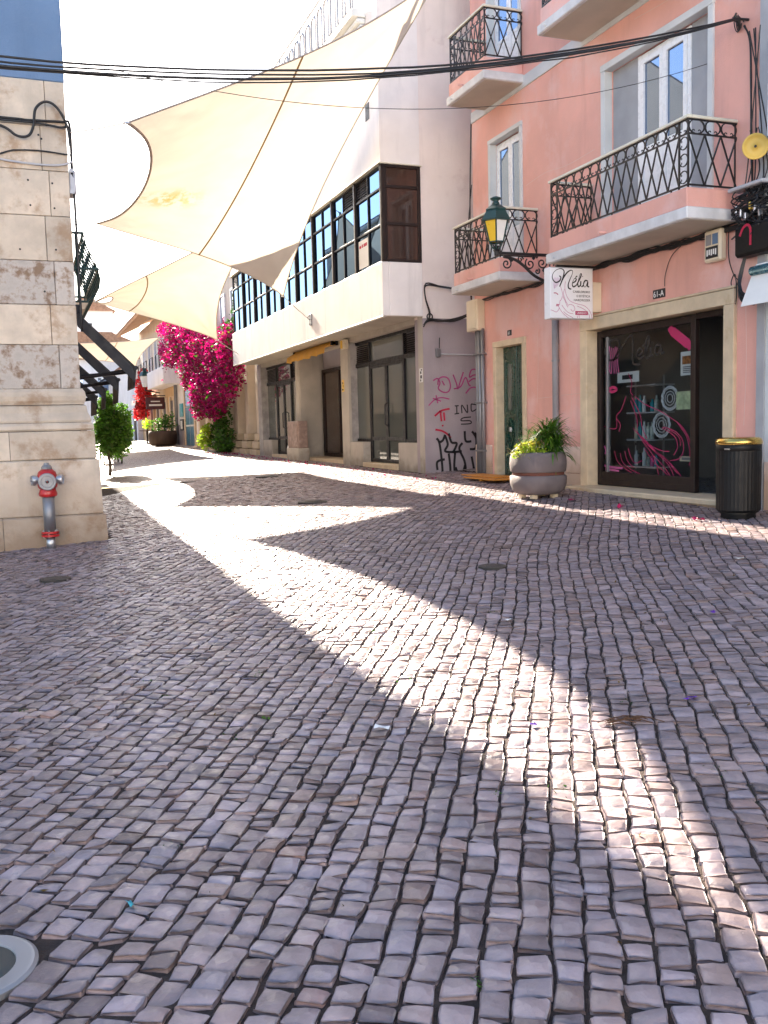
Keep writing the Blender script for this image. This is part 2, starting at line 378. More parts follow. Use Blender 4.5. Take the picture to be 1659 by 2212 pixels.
def leaves(P, size, aspect=.5, droop=.0, up=.3):
    """one folded leaf of four triangles-in-two-quads per point"""
    n = len(P); d = rng.normal(size=(n, 3)); d[:, 2] = d[:, 2] * .7 - droop; d /= np.linalg.norm(d, axis=1)[:, None]
    nn = rng.normal(size=(n, 3)); nn[:, 2] += up * 3; s = np.cross(d, nn); s /= np.linalg.norm(s, axis=1)[:, None] + 1e-9
    nn = np.cross(s, d); L = (size * rng.uniform(.6, 1.3, n))[:, None]
    a = P - d * L * .5; c = P + d * L * .5; m = P + nn * L * .06
    b1 = P + s * L * aspect * .5 - nn * L * .05; b2 = P - s * L * aspect * .5 - nn * L * .05
    V = np.stack([a, b1, m, b2, c], 1).reshape(-1, 3); i = np.arange(n)[:, None] * 5
    F = np.concatenate([i + np.array([[0, 1, 4, 2]]), i + np.array([[0, 2, 4, 3]])], 1).reshape(-1, 4)
    return V, F
def shell(blobs, n, thick=.45):
    """points in the outer part of a union of ellipsoids (cx,cy,cz,rx,ry,rz)"""
    B = np.array(blobs, float); wgt = B[:, 3] * B[:, 4] * B[:, 5]; k = rng.choice(len(B), n, p=wgt ** .75 / np.sum(wgt ** .75))
    d = rng.normal(size=(n, 3)); d /= np.linalg.norm(d, axis=1)[:, None]
    r = (1 - thick * rng.random(n) ** 1.5) * rng.uniform(.85, 1.1, n)
    return B[k, :3] + d * r[:, None] * B[k, 3:]
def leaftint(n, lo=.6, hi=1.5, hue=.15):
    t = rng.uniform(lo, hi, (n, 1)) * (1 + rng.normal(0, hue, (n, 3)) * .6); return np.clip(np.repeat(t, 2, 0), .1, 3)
def text(name, s, size, o, u, v, m, parent, align='LEFT', ext=.001):
    cu = bpy.data.curves.new(name, 'FONT'); cu.body = s; cu.size = size; cu.extrude = ext; cu.align_x = align
    ob = bpy.data.objects.new(name, cu); col.objects.link(ob)
    dg = bpy.context.evaluated_depsgraph_get(); me = bpy.data.meshes.new_from_object(ob.evaluated_get(dg))
    col.objects.unlink(ob); bpy.data.objects.remove(ob)
    u, v, o = Vector(u), Vector(v), Vector(o); n = u.cross(v); off = wl(parent)
    for p in me.vertices: q = o + u * p.co.x + v * p.co.y + n * p.co.z - off; p.co = q
    me.materials.clear(); me.materials.append(MT[m]); me.name = name
    r = bpy.data.objects.new(name, me); col.objects.link(r); r.parent = parent; return r
GY = [-60, 0, 5, 8, 11.5, 15, 18, 28, 47, 100, 400]; GZ = [0, 0, 0, .03, .1, .165, .195, .24, .39, .8, .8]
def g(X, Y): return .045 * np.clip(X, -5, 8) + np.interp(Y, GY, GZ)
def gz(x, y): return float(g(x, y))

# ------------------------------------------------------------------ ground
SX0, SX1, SY0, SY1 = -1.7, 7.75, .7, 20.0
def sheet(xs, ys, dz, skip=None):
    m = MB(); ix = {}
    for i, x in enumerate(xs):
        for j, y in enumerate(ys): ix[i, j] = len(m.v); m.v.append((x, y, gz(x, y) + dz))
    for i in range(len(xs) - 1):
        for j in range(len(ys) - 1):
            if skip and skip((xs[i] + xs[i + 1]) / 2, (ys[j] + ys[j + 1]) / 2): continue
            m.f.append((ix[i, j], ix[i + 1, j], ix[i + 1, j + 1], ix[i, j + 1]))
    return m
pav = part('pavement', sheet([SX0, 0, 2, 4, 6, SX1], [SY0, 2, 3, 4, 5, 6.5, 8, 9.5, 11.5, 13, 15, 16.5, 18, SY1], -.0145), 'soil')
tag(pav, kind='structure')
# far street: cobbles too small to tell apart
cm = bpy.data.materials.new('far_cobble'); cm.use_nodes = True; nt = cm.node_tree; b = nt.nodes['Principled BSDF']
ge = nt.nodes.new('ShaderNodeNewGeometry'); vo = nt.nodes.new('ShaderNodeTexVoronoi'); vo.inputs['Scale'].default_value = 9.5
nt.links.new(ge.outputs['Position'], vo.inputs['Vector'])
ve = nt.nodes.new('ShaderNodeTexVoronoi'); ve.feature = 'DISTANCE_TO_EDGE'; ve.inputs['Scale'].default_value = 9.5; nt.links.new(ge.outputs['Position'], ve.inputs['Vector'])
sepc = nt.nodes.new('ShaderNodeSeparateColor'); nt.links.new(vo.outputs['Color'], sepc.inputs[0])
tn = _ramp(nt, sepc.outputs[0], 0, 1, .75, 1.2); c2 = nt.nodes.new('ShaderNodeCombineColor')
for i in range(3): nt.links.new(tn, c2.inputs[i])
cb = _mix(nt, (.36, .305, .27, 1), c2.outputs[0], 1., 'MULTIPLY'); ed = _ramp(nt, ve.outputs['Distance'], .02, .10)
nt.links.new(_mix(nt, (.07, .05, .04, 1), cb, ed), b.inputs['Base Color']); b.inputs['Roughness'].default_value = .55
bp = nt.nodes.new('ShaderNodeBump'); bp.inputs['Strength'].default_value = .5; bp.inputs['Distance'].default_value = .02
nt.links.new(ed, bp.inputs['Height']); nt.links.new(bp.outputs[0], b.inputs['Normal']); MT['far_cobble'] = cm
st = part('street', sheet([-400, -60, -20, -5, SX0, 0, 2, 4, 6, SX1, 8, 20, 60, 400], [-200, -60, -20, 0, SY0, 5, 8, 11.5, 15, 18, SY1, 24, 28, 36, 47, 70, 100, 400, 900], -.004,
          lambda x, y: SX0 < x < SX1 and SY0 < y < SY1), 'far_cobble')
tag(st, kind='structure')

# paving stones laid in wavering courses
ca_ = R(33); cu_ = np.array([math.sin(ca_), math.cos(ca_)]); cv_ = np.array([math.cos(ca_), -math.sin(ca_)])
def course_x(i, s):
    """sideways place of course boundary i at length s along it"""
    return i * .089 + .09 * np.sin(s * .5 + .4 + .03 * i) + .025 * np.sin(s * 1.3 + i * .09) + .0045 * np.sin(s * 9.1 + i * 2.7) + .0035 * np.sin(s * 17 + i * 5.1)
quads = []
for i in range(-95, 120):
    s = -2.0 + rng.random() * .1
    while s < 22.5:
        L = rng.uniform(.064, .108) if rng.random() > .08 else rng.uniform(.045, .06); s1 = s + L
        m_ = cu_ * (s + L / 2) + cv_ * course_x(i + .5, s + L / 2)
        if SX0 + .06 < m_[0] < 7.58 and SY0 + .06 < m_[1] < SY1 + .05 and not (m_[0] < (.90 if m_[1] < 15.2 else .66) and m_[1] > 11.42) and m_[0] < .97 * m_[1] + 4.5 and not (m_[0] > 6.9 and m_[1] > 16.0):
            ga, gb = rng.uniform(.003, .0075), rng.uniform(.003, .0085); sk = rng.normal(0, .0055, 4)
            c = [(s + gb + sk[0], i, 1), (s + gb + sk[1], i + 1, -1), (s1 - gb + sk[2], i + 1, -1), (s1 - gb + sk[3], i, 1)]
            quads.append([(cu_ * a + cv_ * (course_x(k, a) + sg * ga)) + rng.normal(0, .0025, 2) for a, k, sg in c])
        s = s1
Q = np.array(quads); cen = Q.mean(1)
fwd = np.array([fw.x, fw.y]); dist = np.hypot(cen[:, 0], cen[:, 1])
# keep clear of the round in-ground lamp
keep = np.hypot(cen[:, 0] + .215, cen[:, 1] - 2.575) > .20; Q = Q[keep]; cen = cen[keep]; dist = dist[keep]
def stones(Q, n, seed):
    r = np.random.default_rng(seed); N = len(Q); t = np.array([-1, -.82, 0, .82, 1.]) if n == 5 else np.array([-1, -.8, .8, 1.]); A, B = np.meshgrid(t, t, indexing='ij'); A = A.ravel(); B = B.ravel()
    kr = r.uniform(.02, .13, (N, 1)); a = A[None] * np.sqrt(1 - kr * B[None] ** 4); b = B[None] * np.sqrt(1 - kr * A[None] ** 4)
    edge = np.maximum(abs(A), abs(B)) > .99
    a = a + r.normal(0, .03, a.shape) * (n > 3); b = b + r.normal(0, .03, b.shape) * (n > 3)
    def pos(a, b):
        wq = np.stack([(1 - a) * (1 - b), (1 + a) * (1 - b), (1 + a) * (1 + b), (1 - a) * (1 + b)], -1) / 4      # order matches c
        return np.einsum('nkq,nqd->nkd', wq, Q[:, [0, 3, 2, 1]])
    XY = pos(a, b); G = g(XY[..., 0], XY[..., 1])
    tl = r.normal(0, .0022, (N, 2)); dome = .0016 * (abs(A) ** 3 + abs(B) ** 3)[None] * r.uniform(.5, 1.4, (N, 1))
    H = r.normal(0, .0024, (N, 1)) + tl[:, :1] * A + tl[:, 1:] * B - dome + r.normal(0, .0013, a.shape) * (n > 3) - .0030 * edge
    top = np.concatenate([XY, (G + H)[..., None]], -1)
    loop = [i * n for i in range(n)] + [(n - 1) * n + j for j in range(1, n)] + [i * n + n - 1 for i in range(n - 2, -1, -1)] + [j for j in range(n - 2, 0, -1)]
    rim = top[:, loop].copy(); c = XY.mean(1)[:, None]; rim[..., :2] = c + (rim[..., :2] - c) * 1.045; rim[..., 2] -= .007
    low = rim.copy(); low[..., 2] -= .03
    V = np.concatenate([top, rim, low], 1); nv = n * n; nl = len(loop); F = []
    for i in range(n - 1):
        for j in range(n - 1): F.append((i * n + j, (i + 1) * n + j, (i + 1) * n + j + 1, i * n + j + 1))
    for k in range(nl):
        k2 = (k + 1) % nl; F.append((loop[k], loop[k2], nv + k2, nv + k)); F.append((nv + k, nv + k2, nv + nl + k2, nv + nl + k))
    F = np.array(F)[:, ::-1]; br = r.normal(1., .17, (N, 1)); hue = r.normal(0, .03, (N, 1))
    T = np.clip(br * (1 + np.concatenate([hue * 1.2, hue * .1, -hue * 1.3], 1)), .5, 1.4)
    odd = r.random(N); T[odd < .04] *= (.62, .60, .60); T[odd > .985] *= (1.03, .9, .84)
    return V, F, T
od = np.argsort(dist); inview = []
for k in od:
    P = np.array([cen[k, 0], cen[k, 1], -1.4]); z = P @ np.array(fw); xx = P @ np.array(rt2) / z; yy = P @ np.array(up2) / z
    if abs(xx) < .44 and abs(yy) < .58: inview.append(k)
near = np.array(inview[:300]); rest = np.setdiff1d(np.arange(len(Q)), near)
V, F, T = stones(Q[near], 5, 1)
for k in range(len(near)):
    o = tinted('paving_stone', V[k], F, np.repeat(T[k][None], len(F), 0), 'cobble', pav, smooth=True)
def joined(idx, n, seed):
    V, F, T = stones(Q[idx], n, seed); nv = V.shape[1]; FF = (F[None] + (np.arange(len(idx)) * nv)[:, None, None]).reshape(-1, 4)
    return V.reshape(-1, 3), FF, np.repeat(T, len(F), 0)
a = joined(rest[dist[rest] < 6.5], 4, 2); b = joined(rest[dist[rest] >= 6.5], 4, 3)
tag(tinted('paving_stones', np.concatenate([a[0], b[0]]), np.concatenate([a[1], b[1] + len(a[0])]), np.concatenate([a[2], b[2]]), 'cobble', pav, smooth=True), kind='stuff')

# ------------------------------------------------------------------ left: stone building whose end wall faces us
LX, LY = .64, 11.60                    # upper corner of the end wall
sb = root('stone_building', 'weathered pale stone building with a blue painted top, on the left corner', 'building', (-2, 20, 0))
m = MB(); m.box(-9, LX - .02, LY + .03, 37, -.3, 8.4); part('wall', m, 'joint_dark', sb)
m = MB(); m.box(-9, LX - .004, LY + .35, 37.01, 1.9, 8.4); part('street_wall', m, 'cream_plaster', sb)
m = MB(); m.rbox(-9, LX + .004, LY, LY + .4, 5.42, 8.4, .01); part('blue_band', m, 'blue_paint', sb)
m = MB()
for x0, x1, z0, z1 in ((-9, .88, 8.40, 8.52), (-9, .84, 8.52, 8.60), (-9, .80, 8.30, 8.40)): m.rbox(x0, x1, LY - (x1 - LX), 37, z0, z1, .015)
part('cornice', m, 'cream_plaster', sb)
m = MB(); m.rbox(LX - .02, LX + .07, 16.5, 27, 8.12, 8.295, .01); part('frieze', m, 'terracotta_patch', sb)
m = MB(); m.prism([(-9, 8.6), (.86, 8.6), (-4, 10.4)], 1, LY - .2, 37); part('roof', m, 'roof_tile', sb)
zc = [1.93, 2.44, 2.90, 3.40, 3.91, 4.42, 4.92, 5.42]
for i in range(len(zc) - 1):
    zv = 'limestone_veined' if i in (0, 2) else 'limestone'
    split = .29 if i % 2 else .22
    xs = [LX, LX - split, -.9 - .3 * (i % 2), -2.2 + .2 * (i % 3), -3.6, -5.0]
    for x1, x0 in zip(xs, xs[1:]):
        m = MB(); m.rbox(x0 + .003, x1 - .003, LY + random.uniform(0, .004), LY + .4, zc[i] + .003, zc[i + 1] - .003, .005); part('stone_block', m, zv, sb)
# moulded plinth: torus courses, then two stepped courses and a foot
def course(name, prof, xs):
    """profile of (projection, z) carried along the end wall and round the corner"""
    for x1, x0 in zip(xs, xs[1:]):
        m = MB(); n = len(prof); corner = x1 == xs[0]
        for p, z in prof: m.v.append((x0 + .003, LY - p, z))
        for p, z in prof: m.v.append(((LX + p) if corner else x1 - .003, LY - p, z))
        if corner:
            for p, z in prof: m.v.append((LX + p, LY + 3.5, z))
        for i in range(n - 1):
            m.f.append((i, i + 1, n + i + 1, n + i))
            if corner: m.f.append((n + i, n + i + 1, 2 * n + i + 1, 2 * n + i))
        m.f.append(tuple(range(n)))
        part(name, m, 'limestone', sb)
course('moulding', [(.0, 1.93), (.015, 1.93), (.04, 1.89), (.05, 1.84), (.045, 1.79), (.03, 1.76), (.03, 1.745), (-.05, 1.745)], [LX, -.8, -2.4, -4.2])
course('moulding', [(.0, 1.735), (.035, 1.735), (.05, 1.72), (.06, 1.65), (.085, 1.59), (.095, 1.56), (.09, 1.535), (-.05, 1.535)], [LX, -1.3, -3.0, -4.6])
course('moulding', [(.0, 1.53), (.09, 1.53), (.115, 1.50), (.12, 1.46), (.105, 1.44), (-.05, 1.44)], [LX, -.5, -2.0, -4.2])
course('plinth_stone', [(-.05, 1.432), (.115, 1.432), (.12, 1.425), (.128, 1.115), (.118, 1.105), (-.05, 1.105)], [LX, -.18, -1.6, -3.2, -4.8])
course('plinth_stone', [(-.05, 1.10), (.13, 1.10), (.155, 1.085), (.16, 1.0), (.168, .46), (.158, .452), (-.05, .452)], [LX, -.75, -2.2, -3.9])
course('plinth_stone', [(-.05, .448), (.168, .448), (.195, .43), (.21, .0), (.21, -.3), (-.05, -.3)], [LX, -.30, -1.5, -2.9, -4.4])
# drilled holes left by old fixings
for x, z in ((.13, 4.78), (.33, 4.81), (.36, 4.77), (.19, 4.30), (.45, 4.28), (.20, 4.02), (.46, 4.0), (.06, 3.52), (-.2, 4.22), (.45, 3.53), (.30, 3.05)):
    m = MB(); m.lathe([(.012, 0), (.012, .004)], (0, 0, 0), 8); m.v = [(x + a, LY - .001 - c, z + b) for a, b, c in m.v]; part('drill_hole', m, 'ink_black', sb)

lh = root('left_house', 'plain cream house hidden beyond the stone building on the left', 'house', (-3, 48, 0))
part('wall', MB().box(-9, LX - .1, 37.05, 66, -.2, 6.4), 'cream_plaster', lh); part('roof', MB().prism([(-9, 6.4), (.75, 6.4), (-4, 7.9)], 1, 37.05, 66.2), 'roof_tile', lh)
# bellied iron balcony on the street side
lb = root('iron_balcony', 'dark green bellied lattice balcony sticking out from the stone building', 'balcony', (1.0, 17, 3.45))
prof = [(1.02, 3.50), (1.12, 3.56), (1.24, 3.72), (1.27, 3.92), (1.22, 4.15), (1.10, 4.40), (1.04, 4.62)]
pf = crom(prof, 3)
def bx(z):
    return float(np.interp(z, [p[1] for p in pf], [p[0] for p in pf]))
m = MB(); m.prism([(.62, 3.36), (1.0, 3.40), (1.06, 3.50), (.62, 3.50)], 1, 15.9, 19.3); part('slab', m, 'cream_plaster', lb)
for k in range(-3, 13):
    for sg in (1, -1):
        pts = []
        for t in np.linspace(0, 1, 9):
            y = 15.95 + k * .27 + (t if sg > 0 else 1 - t) * .85
            if 15.94 <= y <= 19.26: pts.append((bx(3.5 + t * 1.1), y, 3.5 + t * 1.1))
        if len(pts) > 1: part('lattice_bar', MB().tube(pts, .014, 4), 'green_iron', lb)
for z in (3.52, 4.05, 4.61): part('rail', MB().tube([(.66, 15.95, z), (bx(z), 15.95, z), (bx(z), 19.25, z), (.66, 19.25, z)], .022, 4), 'green_iron', lb)
for k in range(4):
    x = .72 + k * .1; part('baluster', MB().tube([(x, 15.95, 3.5), (x, 15.95, 4.61)], .012, 4), 'green_iron', lb)

# fire hydrant
hx, hy, hz = .20, 11.22, gz(.2, 11.22)
fh = root('fire_hydrant', 'grey and red pillar fire hydrant beside the stone wall', 'hydrant', (hx, hy, hz))
part('foot_pipe', MB().lathe([(.052, -.02), (.052, .13)], (hx, hy, hz), 20), 'steel', fh, True)
m = MB()
for z in (.13, .165): m.lathe([(.093, 0), (.098, .004), (.098, .022), (.093, .026)], (hx, hy, hz + z), 24)
part('flange', m, 'hydrant_red', fh)
part('flange_gasket', MB().lathe([(.085, 0), (.085, .012)], (hx, hy, hz + .155), 20), 'ink_black', fh)
for k in range(6):
    a = k * math.pi / 3 + .3; part('bolt', MB().lathe([(.011, 0), (.011, .09)], (hx + .075 * math.cos(a), hy + .075 * math.sin(a), hz + .12), 6), 'galvanised', fh)
part('pillar', MB().lathe([(.066, .19), (.066, .60)], (hx, hy, hz), 24), 'galvanised', fh, True)
part('collar', MB().lathe([(.075, .585), (.098, .60), (.102, .625), (.090, .66), (.085, .69)], (hx, hy, hz), 24), 'hydrant_red', fh, True)
part('head', MB().lathe([(.09, .68), (.105, .70), (.115, .76), (.112, .82), (.095, .87), (.06, .90), (.045, .905)], (hx, hy, hz), 28), 'hydrant_red', fh, True)
part('spindle_cap', MB().lathe([(.055, .895), (.058, .925), (.045, .945), (.03, .955), (.028, .975)], (hx, hy, hz), 8), 'galvanised', fh)
def outlet(name, ang, r, ln, z, mt):
    d = Vector((math.cos(ang), math.sin(ang), 0)); c = Vector((hx, hy, hz + z)); s = Vector((-d.y, d.x, 0)); m = MB()
    for (rr, t) in ((r * .8, .05), (r * .8, ln - .045), (r, ln - .04), (r, ln - .005), (r * .92, ln), (r * .70, ln), (r * .66, ln - .012), (r * .2, ln - .012), (.012, ln + .012)):
        for k in range(22):
            a = 2 * math.pi * k / 22; m.v.append(tuple(c + d * t + rr * (math.cos(a) * s + math.sin(a) * Vector((0, 0, 1)))))
    for i in range(8):
        for k in range(22): a = i * 22 + k; b = i * 22 + (k + 1) % 22; m.f.append((a, b, b + 22, a + 22))
    part(name, m, mt, fh)
outlet('front_outlet', R(-92), .098, .165, .765, 'galvanised'); outlet('side_outlet', R(-15), .058, .175, .78, 'steel'); outlet('side_outlet', R(195), .058, .175, .78, 'steel')
m = MB(); m.lathe([(.016, 0), (.016, .002)], (0, 0, 0), 10); m.v = [(hx + .012 + a, hy - .0525 - c, hz + .075 + b * 1.2) for a, b, c in m.v]; part('sticker', m, 'paper', fh)

# cables and small boxes on the end wall
def cable(name, pts, r, label, cat='cable', m='cable_black', group=None, k=6, n=6):
    o = part(name, MB().tube(crom(pts, k), r, n), m, None, True, pts[0]); return tag(o, label, cat, group)
yw = LY - .022
cable('wall_cable', [(-3, yw, 4.98), (-.1, yw, 4.965), (.15, yw - .01, 4.955), (.4, yw, 4.965), (.60, yw, 4.97), (.675, yw + .02, 4.95), (.68, yw + .05, 4.5), (.69, yw + .06, 3.9), (.69, yw + .06, 2.6)], .014, 'upper black cable running level across the stone end wall')
cable('wall_cable', [(-3, yw - .03, 4.93), (-.1, yw - .03, 4.93), (.3, yw - .03, 4.925), (.55, yw - .03, 4.90), (.665, yw, 4.87), (.67, yw + .05, 4.4)], .012, 'lower black cable running level across the stone end wall')
cable('cable_loop', [(-.5, yw - .05, 4.90), (-.07, yw - .05, 4.86), (.10, yw - .06, 4.76), (.22, yw - .06, 4.77), (.28, yw - .06, 4.88), (.31, yw - .07, 5.06), (.40, yw - .07, 5.15), (.50, yw - .07, 5.14), (.59, yw - .06, 5.04), (.65, yw - .02, 4.90), (.67, yw, 4.7)], .015, 'thick black cable looping up in an arch on the stone wall', n=8)
cable('wall_cable', [(-.2, yw, 4.52), (0., yw, 4.60), (.1, yw, 4.62), (.35, yw, 4.63), (.66, yw, 4.605)], .009, 'short dark cable clipped to the stone wall below the loop')
cable('wall_conduit', [(-.4, yw, 4.56), (-.05, yw, 4.50), (.3, yw, 4.475), (.55, yw, 4.485), (.68, yw, 4.53)], .012, 'pale sagging conduit stained brown on the stone wall', 'conduit', 'box_grey')
jb = root('junction_box', 'small grey electrical box on the edge of the stone wall', 'box', (.67, LY + .1, 4.2))
part('body', MB().rbox(LX, LX + .075, LY + .02, LY + .30, 4.19, 4.45, .012), 'box_grey', jb); part('clip', MB().box(LX, LX + .05, LY + .0, LY + .02, 4.42, 4.46), 'box_grey', jb); part('clip', MB().box(LX, LX + .05, LY + .0, LY + .02, 4.18, 4.22), 'box_grey', jb)

# dark folding awnings along the left side
def awning(i, y0, y1, x1, ztop, zf, zv, label):
    a = root('folding_awning', label, 'awning', (.9, (y0 + y1) / 2, zf), 'dark awnings along the left side')
    m = MB(); m.prism([(.66, ztop), (.66, ztop - .025), (x1, zf - .025), (x1, zf)], 1, y0, y1); part('canvas', m, 'awning_dark', a)
    part('valance', MB().prism([(x1 - .01, zf), (x1 + .012, zf), (x1 - .02, zv), (x1 - .03, zv)], 1, y0, y1), 'awning_dark', a)
    part('front_bar', MB().tube([(x1, y0 - .02, zf - .02), (x1, y1 + .02, zf - .02)], .03, 8), 'awning_dark', a)
    for y in (y0 + .15, y1 - .15):
        part('arm', MB().tube([(.66, y, zf - .12), (1.0, y + (.2 if y < (y0 + y1) / 2 else -.2), zf - .08), (x1 - .03, y, zf - .03)], .024, 6), 'awning_dark', a)
    part('cassette', MB().rbox(.62, .76, y0, y1, ztop - .06, ztop + .06, .02), 'awning_dark', a)
    part('side_flap', MB().prism([(.70, ztop - .03), (.70, ztop - .22), (x1 - .02, zf - .20), (x1 - .02, zf - .02)], 1, y0 + .005, y0 + .02), 'awning_dark', a)
awning(0, 12.65, 13.55, 1.40, 2.99, 2.26, 1.98, 'nearest dark folding awning on the left, highest of the row')
awning(1, 15.1, 16.0, 1.40, 2.97, 2.24, 1.86, 'second dark folding awning on the left, behind the nearest')
awning(2, 17.6, 18.5, 1.40, 2.93, 2.20, 1.84, 'third dark folding awning on the left, above the orange tree')
awning(3, 20.2, 21.9, 1.42, 2.9, 2.17, 1.78, 'farthest dark folding awning on the left, mostly hidden by leaves')
# small orange tree and a bench under the awnings
tx, ty = 1.95, 24.6; tz = gz(tx, ty)
tr = root('orange_tree', 'small round green orange tree with thin trunk beside the stone building', 'tree', (tx, ty, tz))
part('trunk', MB().tube(crom([(tx, ty, tz - .05), (tx + .02, ty, tz + .3), (tx - .02, ty, tz + .6), (tx + .05, ty, tz + 1.1), (tx + .1, ty, 2.0)], 4), [.045 - .0016 * i for i in range(17)], 8), 'bark', tr, True)
for dx, dy, dz in ((.4, .1, 1.6), (-.3, .2, 1.5), (.2, -.35, 1.8), (.35, .3, 1.2), (-.1, -.3, 1.2)):
    part('branch', MB().tube([(tx, ty, tz + .55), (tx + dx * .5, ty + dy * .5, tz + dz * .7), (tx + dx, ty + dy, tz + dz)], [.022, .015, .006], 5), 'bark', tr)
blobs = [(tx + .12, ty, 1.45, .46, .5, .62), (tx + .30, ty - .1, 1.75, .30, .4, .40), (tx - .05, ty, 2.0, .30, .35, .34), (tx + .22, ty + .1, 1.05, .36, .4, .33), (tx + .45, ty, 1.35, .22, .3, .35), (tx - .15, ty - .2, 1.3, .26, .3, .5), (tx + .05, ty, 2.25, .16, .2, .22)]
P = shell(blobs, 5200, .8); V, F = leaves(P, .11, .55, .2); tinted('crown', V, F, leaftint(len(P), .5, 1.7), 'leaf_orange_tree', tr)
bz = gz(2.6, 32)
bn = root('bench', 'dark bench standing behind the orange tree', 'bench', (2.6, 32, bz))
part('seat', MB().rbox(2.25, 2.95, 31.2, 32.8, bz + .42, bz + .47, .01), 'wood_dark', bn)
for x in (2.32, 2.88):
    for y in (31.3, 32.7): part('leg', MB().tube([(x, y, bz), (x, y, bz + .42)], .03, 6), 'iron_black', bn)

# ------------------------------------------------------------------ facade helper (plane X = const, facing -X)
def facade(X, y0, y1, z0, z1, holes, depth):
    m = MB(); ys = sorted({y0, y1, *[h[0] for h in holes], *[h[1] for h in holes]}); zs = sorted({z0, z1, *[h[2] for h in holes], *[h[3] for h in holes]})
    for a, b in zip(ys, ys[1:]):
        for c, d in zip(zs, zs[1:]):
            ym, zm = (a + b) / 2, (c + d) / 2
            if any(h[0] < ym < h[1] and h[2] < zm < h[3] for h in holes): continue
            m.quad((X, b, c), (X, a, c), (X, a, d), (X, b, d))
    for a, b, c, d in holes:
        e = X + depth
        m.quad((X, a, c), (X, a, d), (e, a, d), (e, a, c)).quad((X, b, c), (e, b, c), (e, b, d), (X, b, d))
        m.quad((X, a, d), (X, b, d), (e, b, d), (e, a, d)).quad((X, a, c), (e, a, c), (e, b, c), (X, b, c))
    return m
def frame(m, X0, X1, y0, y1, z0, z1, t, r=.004, bottom=True):
    """rectangular frame of four bars"""
    m.rbox(X0, X1, y0, y0 + t, z0, z1, r).rbox(X0, X1, y1 - t, y1, z0, z1, r).rbox(X0 + .001, X1 - .001, y0 + t, y1 - t, z1 - t, z1, r)
    if bottom: m.rbox(X0 + .001, X1 - .001, y0 + t, y1 - t, z0, z0 + t, r)
    return m
def pane(parent, X, y0, y1, z0, z1, m, th=.006, tilt=.0, ajar=0.):
    a, b = random.uniform(-tilt, tilt) - ajar, random.uniform(-tilt, tilt); w_ = (y1 - y0); h_ = z1 - z0
    mb = MB()
    for dx in (0, th):
        for y, z, u, v in ((y0, z0, -1, -1), (y1, z0, 1, -1), (y1, z1, 1, 1), (y0, z1, -1, 1)): mb.v.append((X + dx + a * u * w_ / 2 + b * v * h_ / 2, y, z))
    mb.f += [(0, 1, 2, 3)[::-1], (4, 5, 6, 7), (0, 1, 5, 4), (1, 2, 6, 5), (2, 3, 7, 6), (3, 0, 4, 7)]
    if m == 'pane_clear': mb.f = mb.f[:1]
    return part('pane', mb, m, parent)

# ------------------------------------------------------------------ white building with the long window band
WX, WY, WG, WE = 6.25, 16.07, 7.03, 29.2
wb = root('white_building', 'white building with a long projecting band of windows over closed shopfronts', 'building', (9, 22, .4))
m = MB(); m.box(WX + .13, WG - .01, WY + .11, WE - .01, 3.56, 4.36)
part('core', m, 'white_plaster', wb)
m = MB(); m.rbox(WX - .02, WX + .12, WY - .02, WE, 3.41, 4.385, .012).rbox(WX + .12, WG, WY - .02, WY + .1, 3.411, 4.384, .01); part('parapet', m, 'white_plaster', wb)
part('soffit', MB().box(WX + .12, WG + .2, WY + .1, WE, 3.43, 3.55), 'soffit', wb)
m = MB(); m.box(WX, WG, WY + .001, WY + .5, 6.14, 12.5).box(WX + .001, 14, WY + .5, WE, 6.14, 8.95); part('upper_wall', m, 'white_plaster', wb)
part('upper_storey', MB().box(8.5, 14, WY + .5, WE, 8.95, 12.4), 'white_plaster', wb)
m = MB(); m.box(WG, 14, WY, WY + .4, 3.38, 12.5); part('side_wall', m, 'side_plaster', wb)
part('side_wall_base', MB().box(WG, 14, WY + .012, WY + .4, .2, 3.379), 'grey_plaster', wb)
part('lintel_drip', MB().rbox(WX - .05, WG + .02, WY - .05, WY + .3, 6.115, 6.14, .006), 'rail_cream', wb)
part('lintel_drip', MB().rbox(WX - .05, WX + .2, WY + .3, WE, 6.115, 6.14, .006), 'rail_cream', wb)
part('drip_edge', MB().rbox(WX - .03, WX - .005, WY - .03, WE, 3.385, 3.412, .004), 'rail_cream', wb)
part('back_room', MB().box(7.4, 7.45, WY + .3, WE, 4.3, 6.2), 'interior_wall', wb)
# terrace slab with hooped railing
m = MB(); m.rbox(5.98, WX, 16.6, WE, 8.86, 9.0, .01).rbox(6.08, WX, 16.62, WE, 8.76, 8.855, .02).rbox(6.14, WX, 16.64, WE, 8.68, 8.755, .02); part('terrace_slab', m, 'trim_pale', wb)
part('upper_dark_band', MB().box(WX - .012, WX + .01, 16.62, WE, 7.9, 8.66), 'aluminium_dark', wb)  # flat dark strip on the wall just below the terrace slab
rl = part('terrace_railing', MB().tube([(6.03, 16.7, 9.98), (6.03, WE, 9.98)], .028, 6).tube([(6.03, 16.7, 9.06), (6.03, WE, 9.06)], .015, 6), 'galvanised', wb)
hoop = MB(); hoop.tube([(0, -.15, 0), (0, -.15, .62)] + [(0, -.15 * math.cos(a), .62 + .15 * math.sin(a)) for a in np.linspace(.3, math.pi - .3, 7)] + [(0, .15, .62), (0, .15, 0)], .024, 5)
hp = proto('hoop', hoop, 'galvanised')
for k in range(28): inst(hp, rl, (6.03, 16.95 + k * .43, 9.07))
for k in range(8): part('railing_post', MB().tube([(6.03, 16.7 + k * 1.7, 9.0), (6.03, 16.7 + k * 1.7, 9.98)], .02, 6), 'galvanised', rl)
part('window', MB().box(WX - .008, WX, 16.55, 16.75, 7.05, 7.35), 'aluminium_dark', wb)
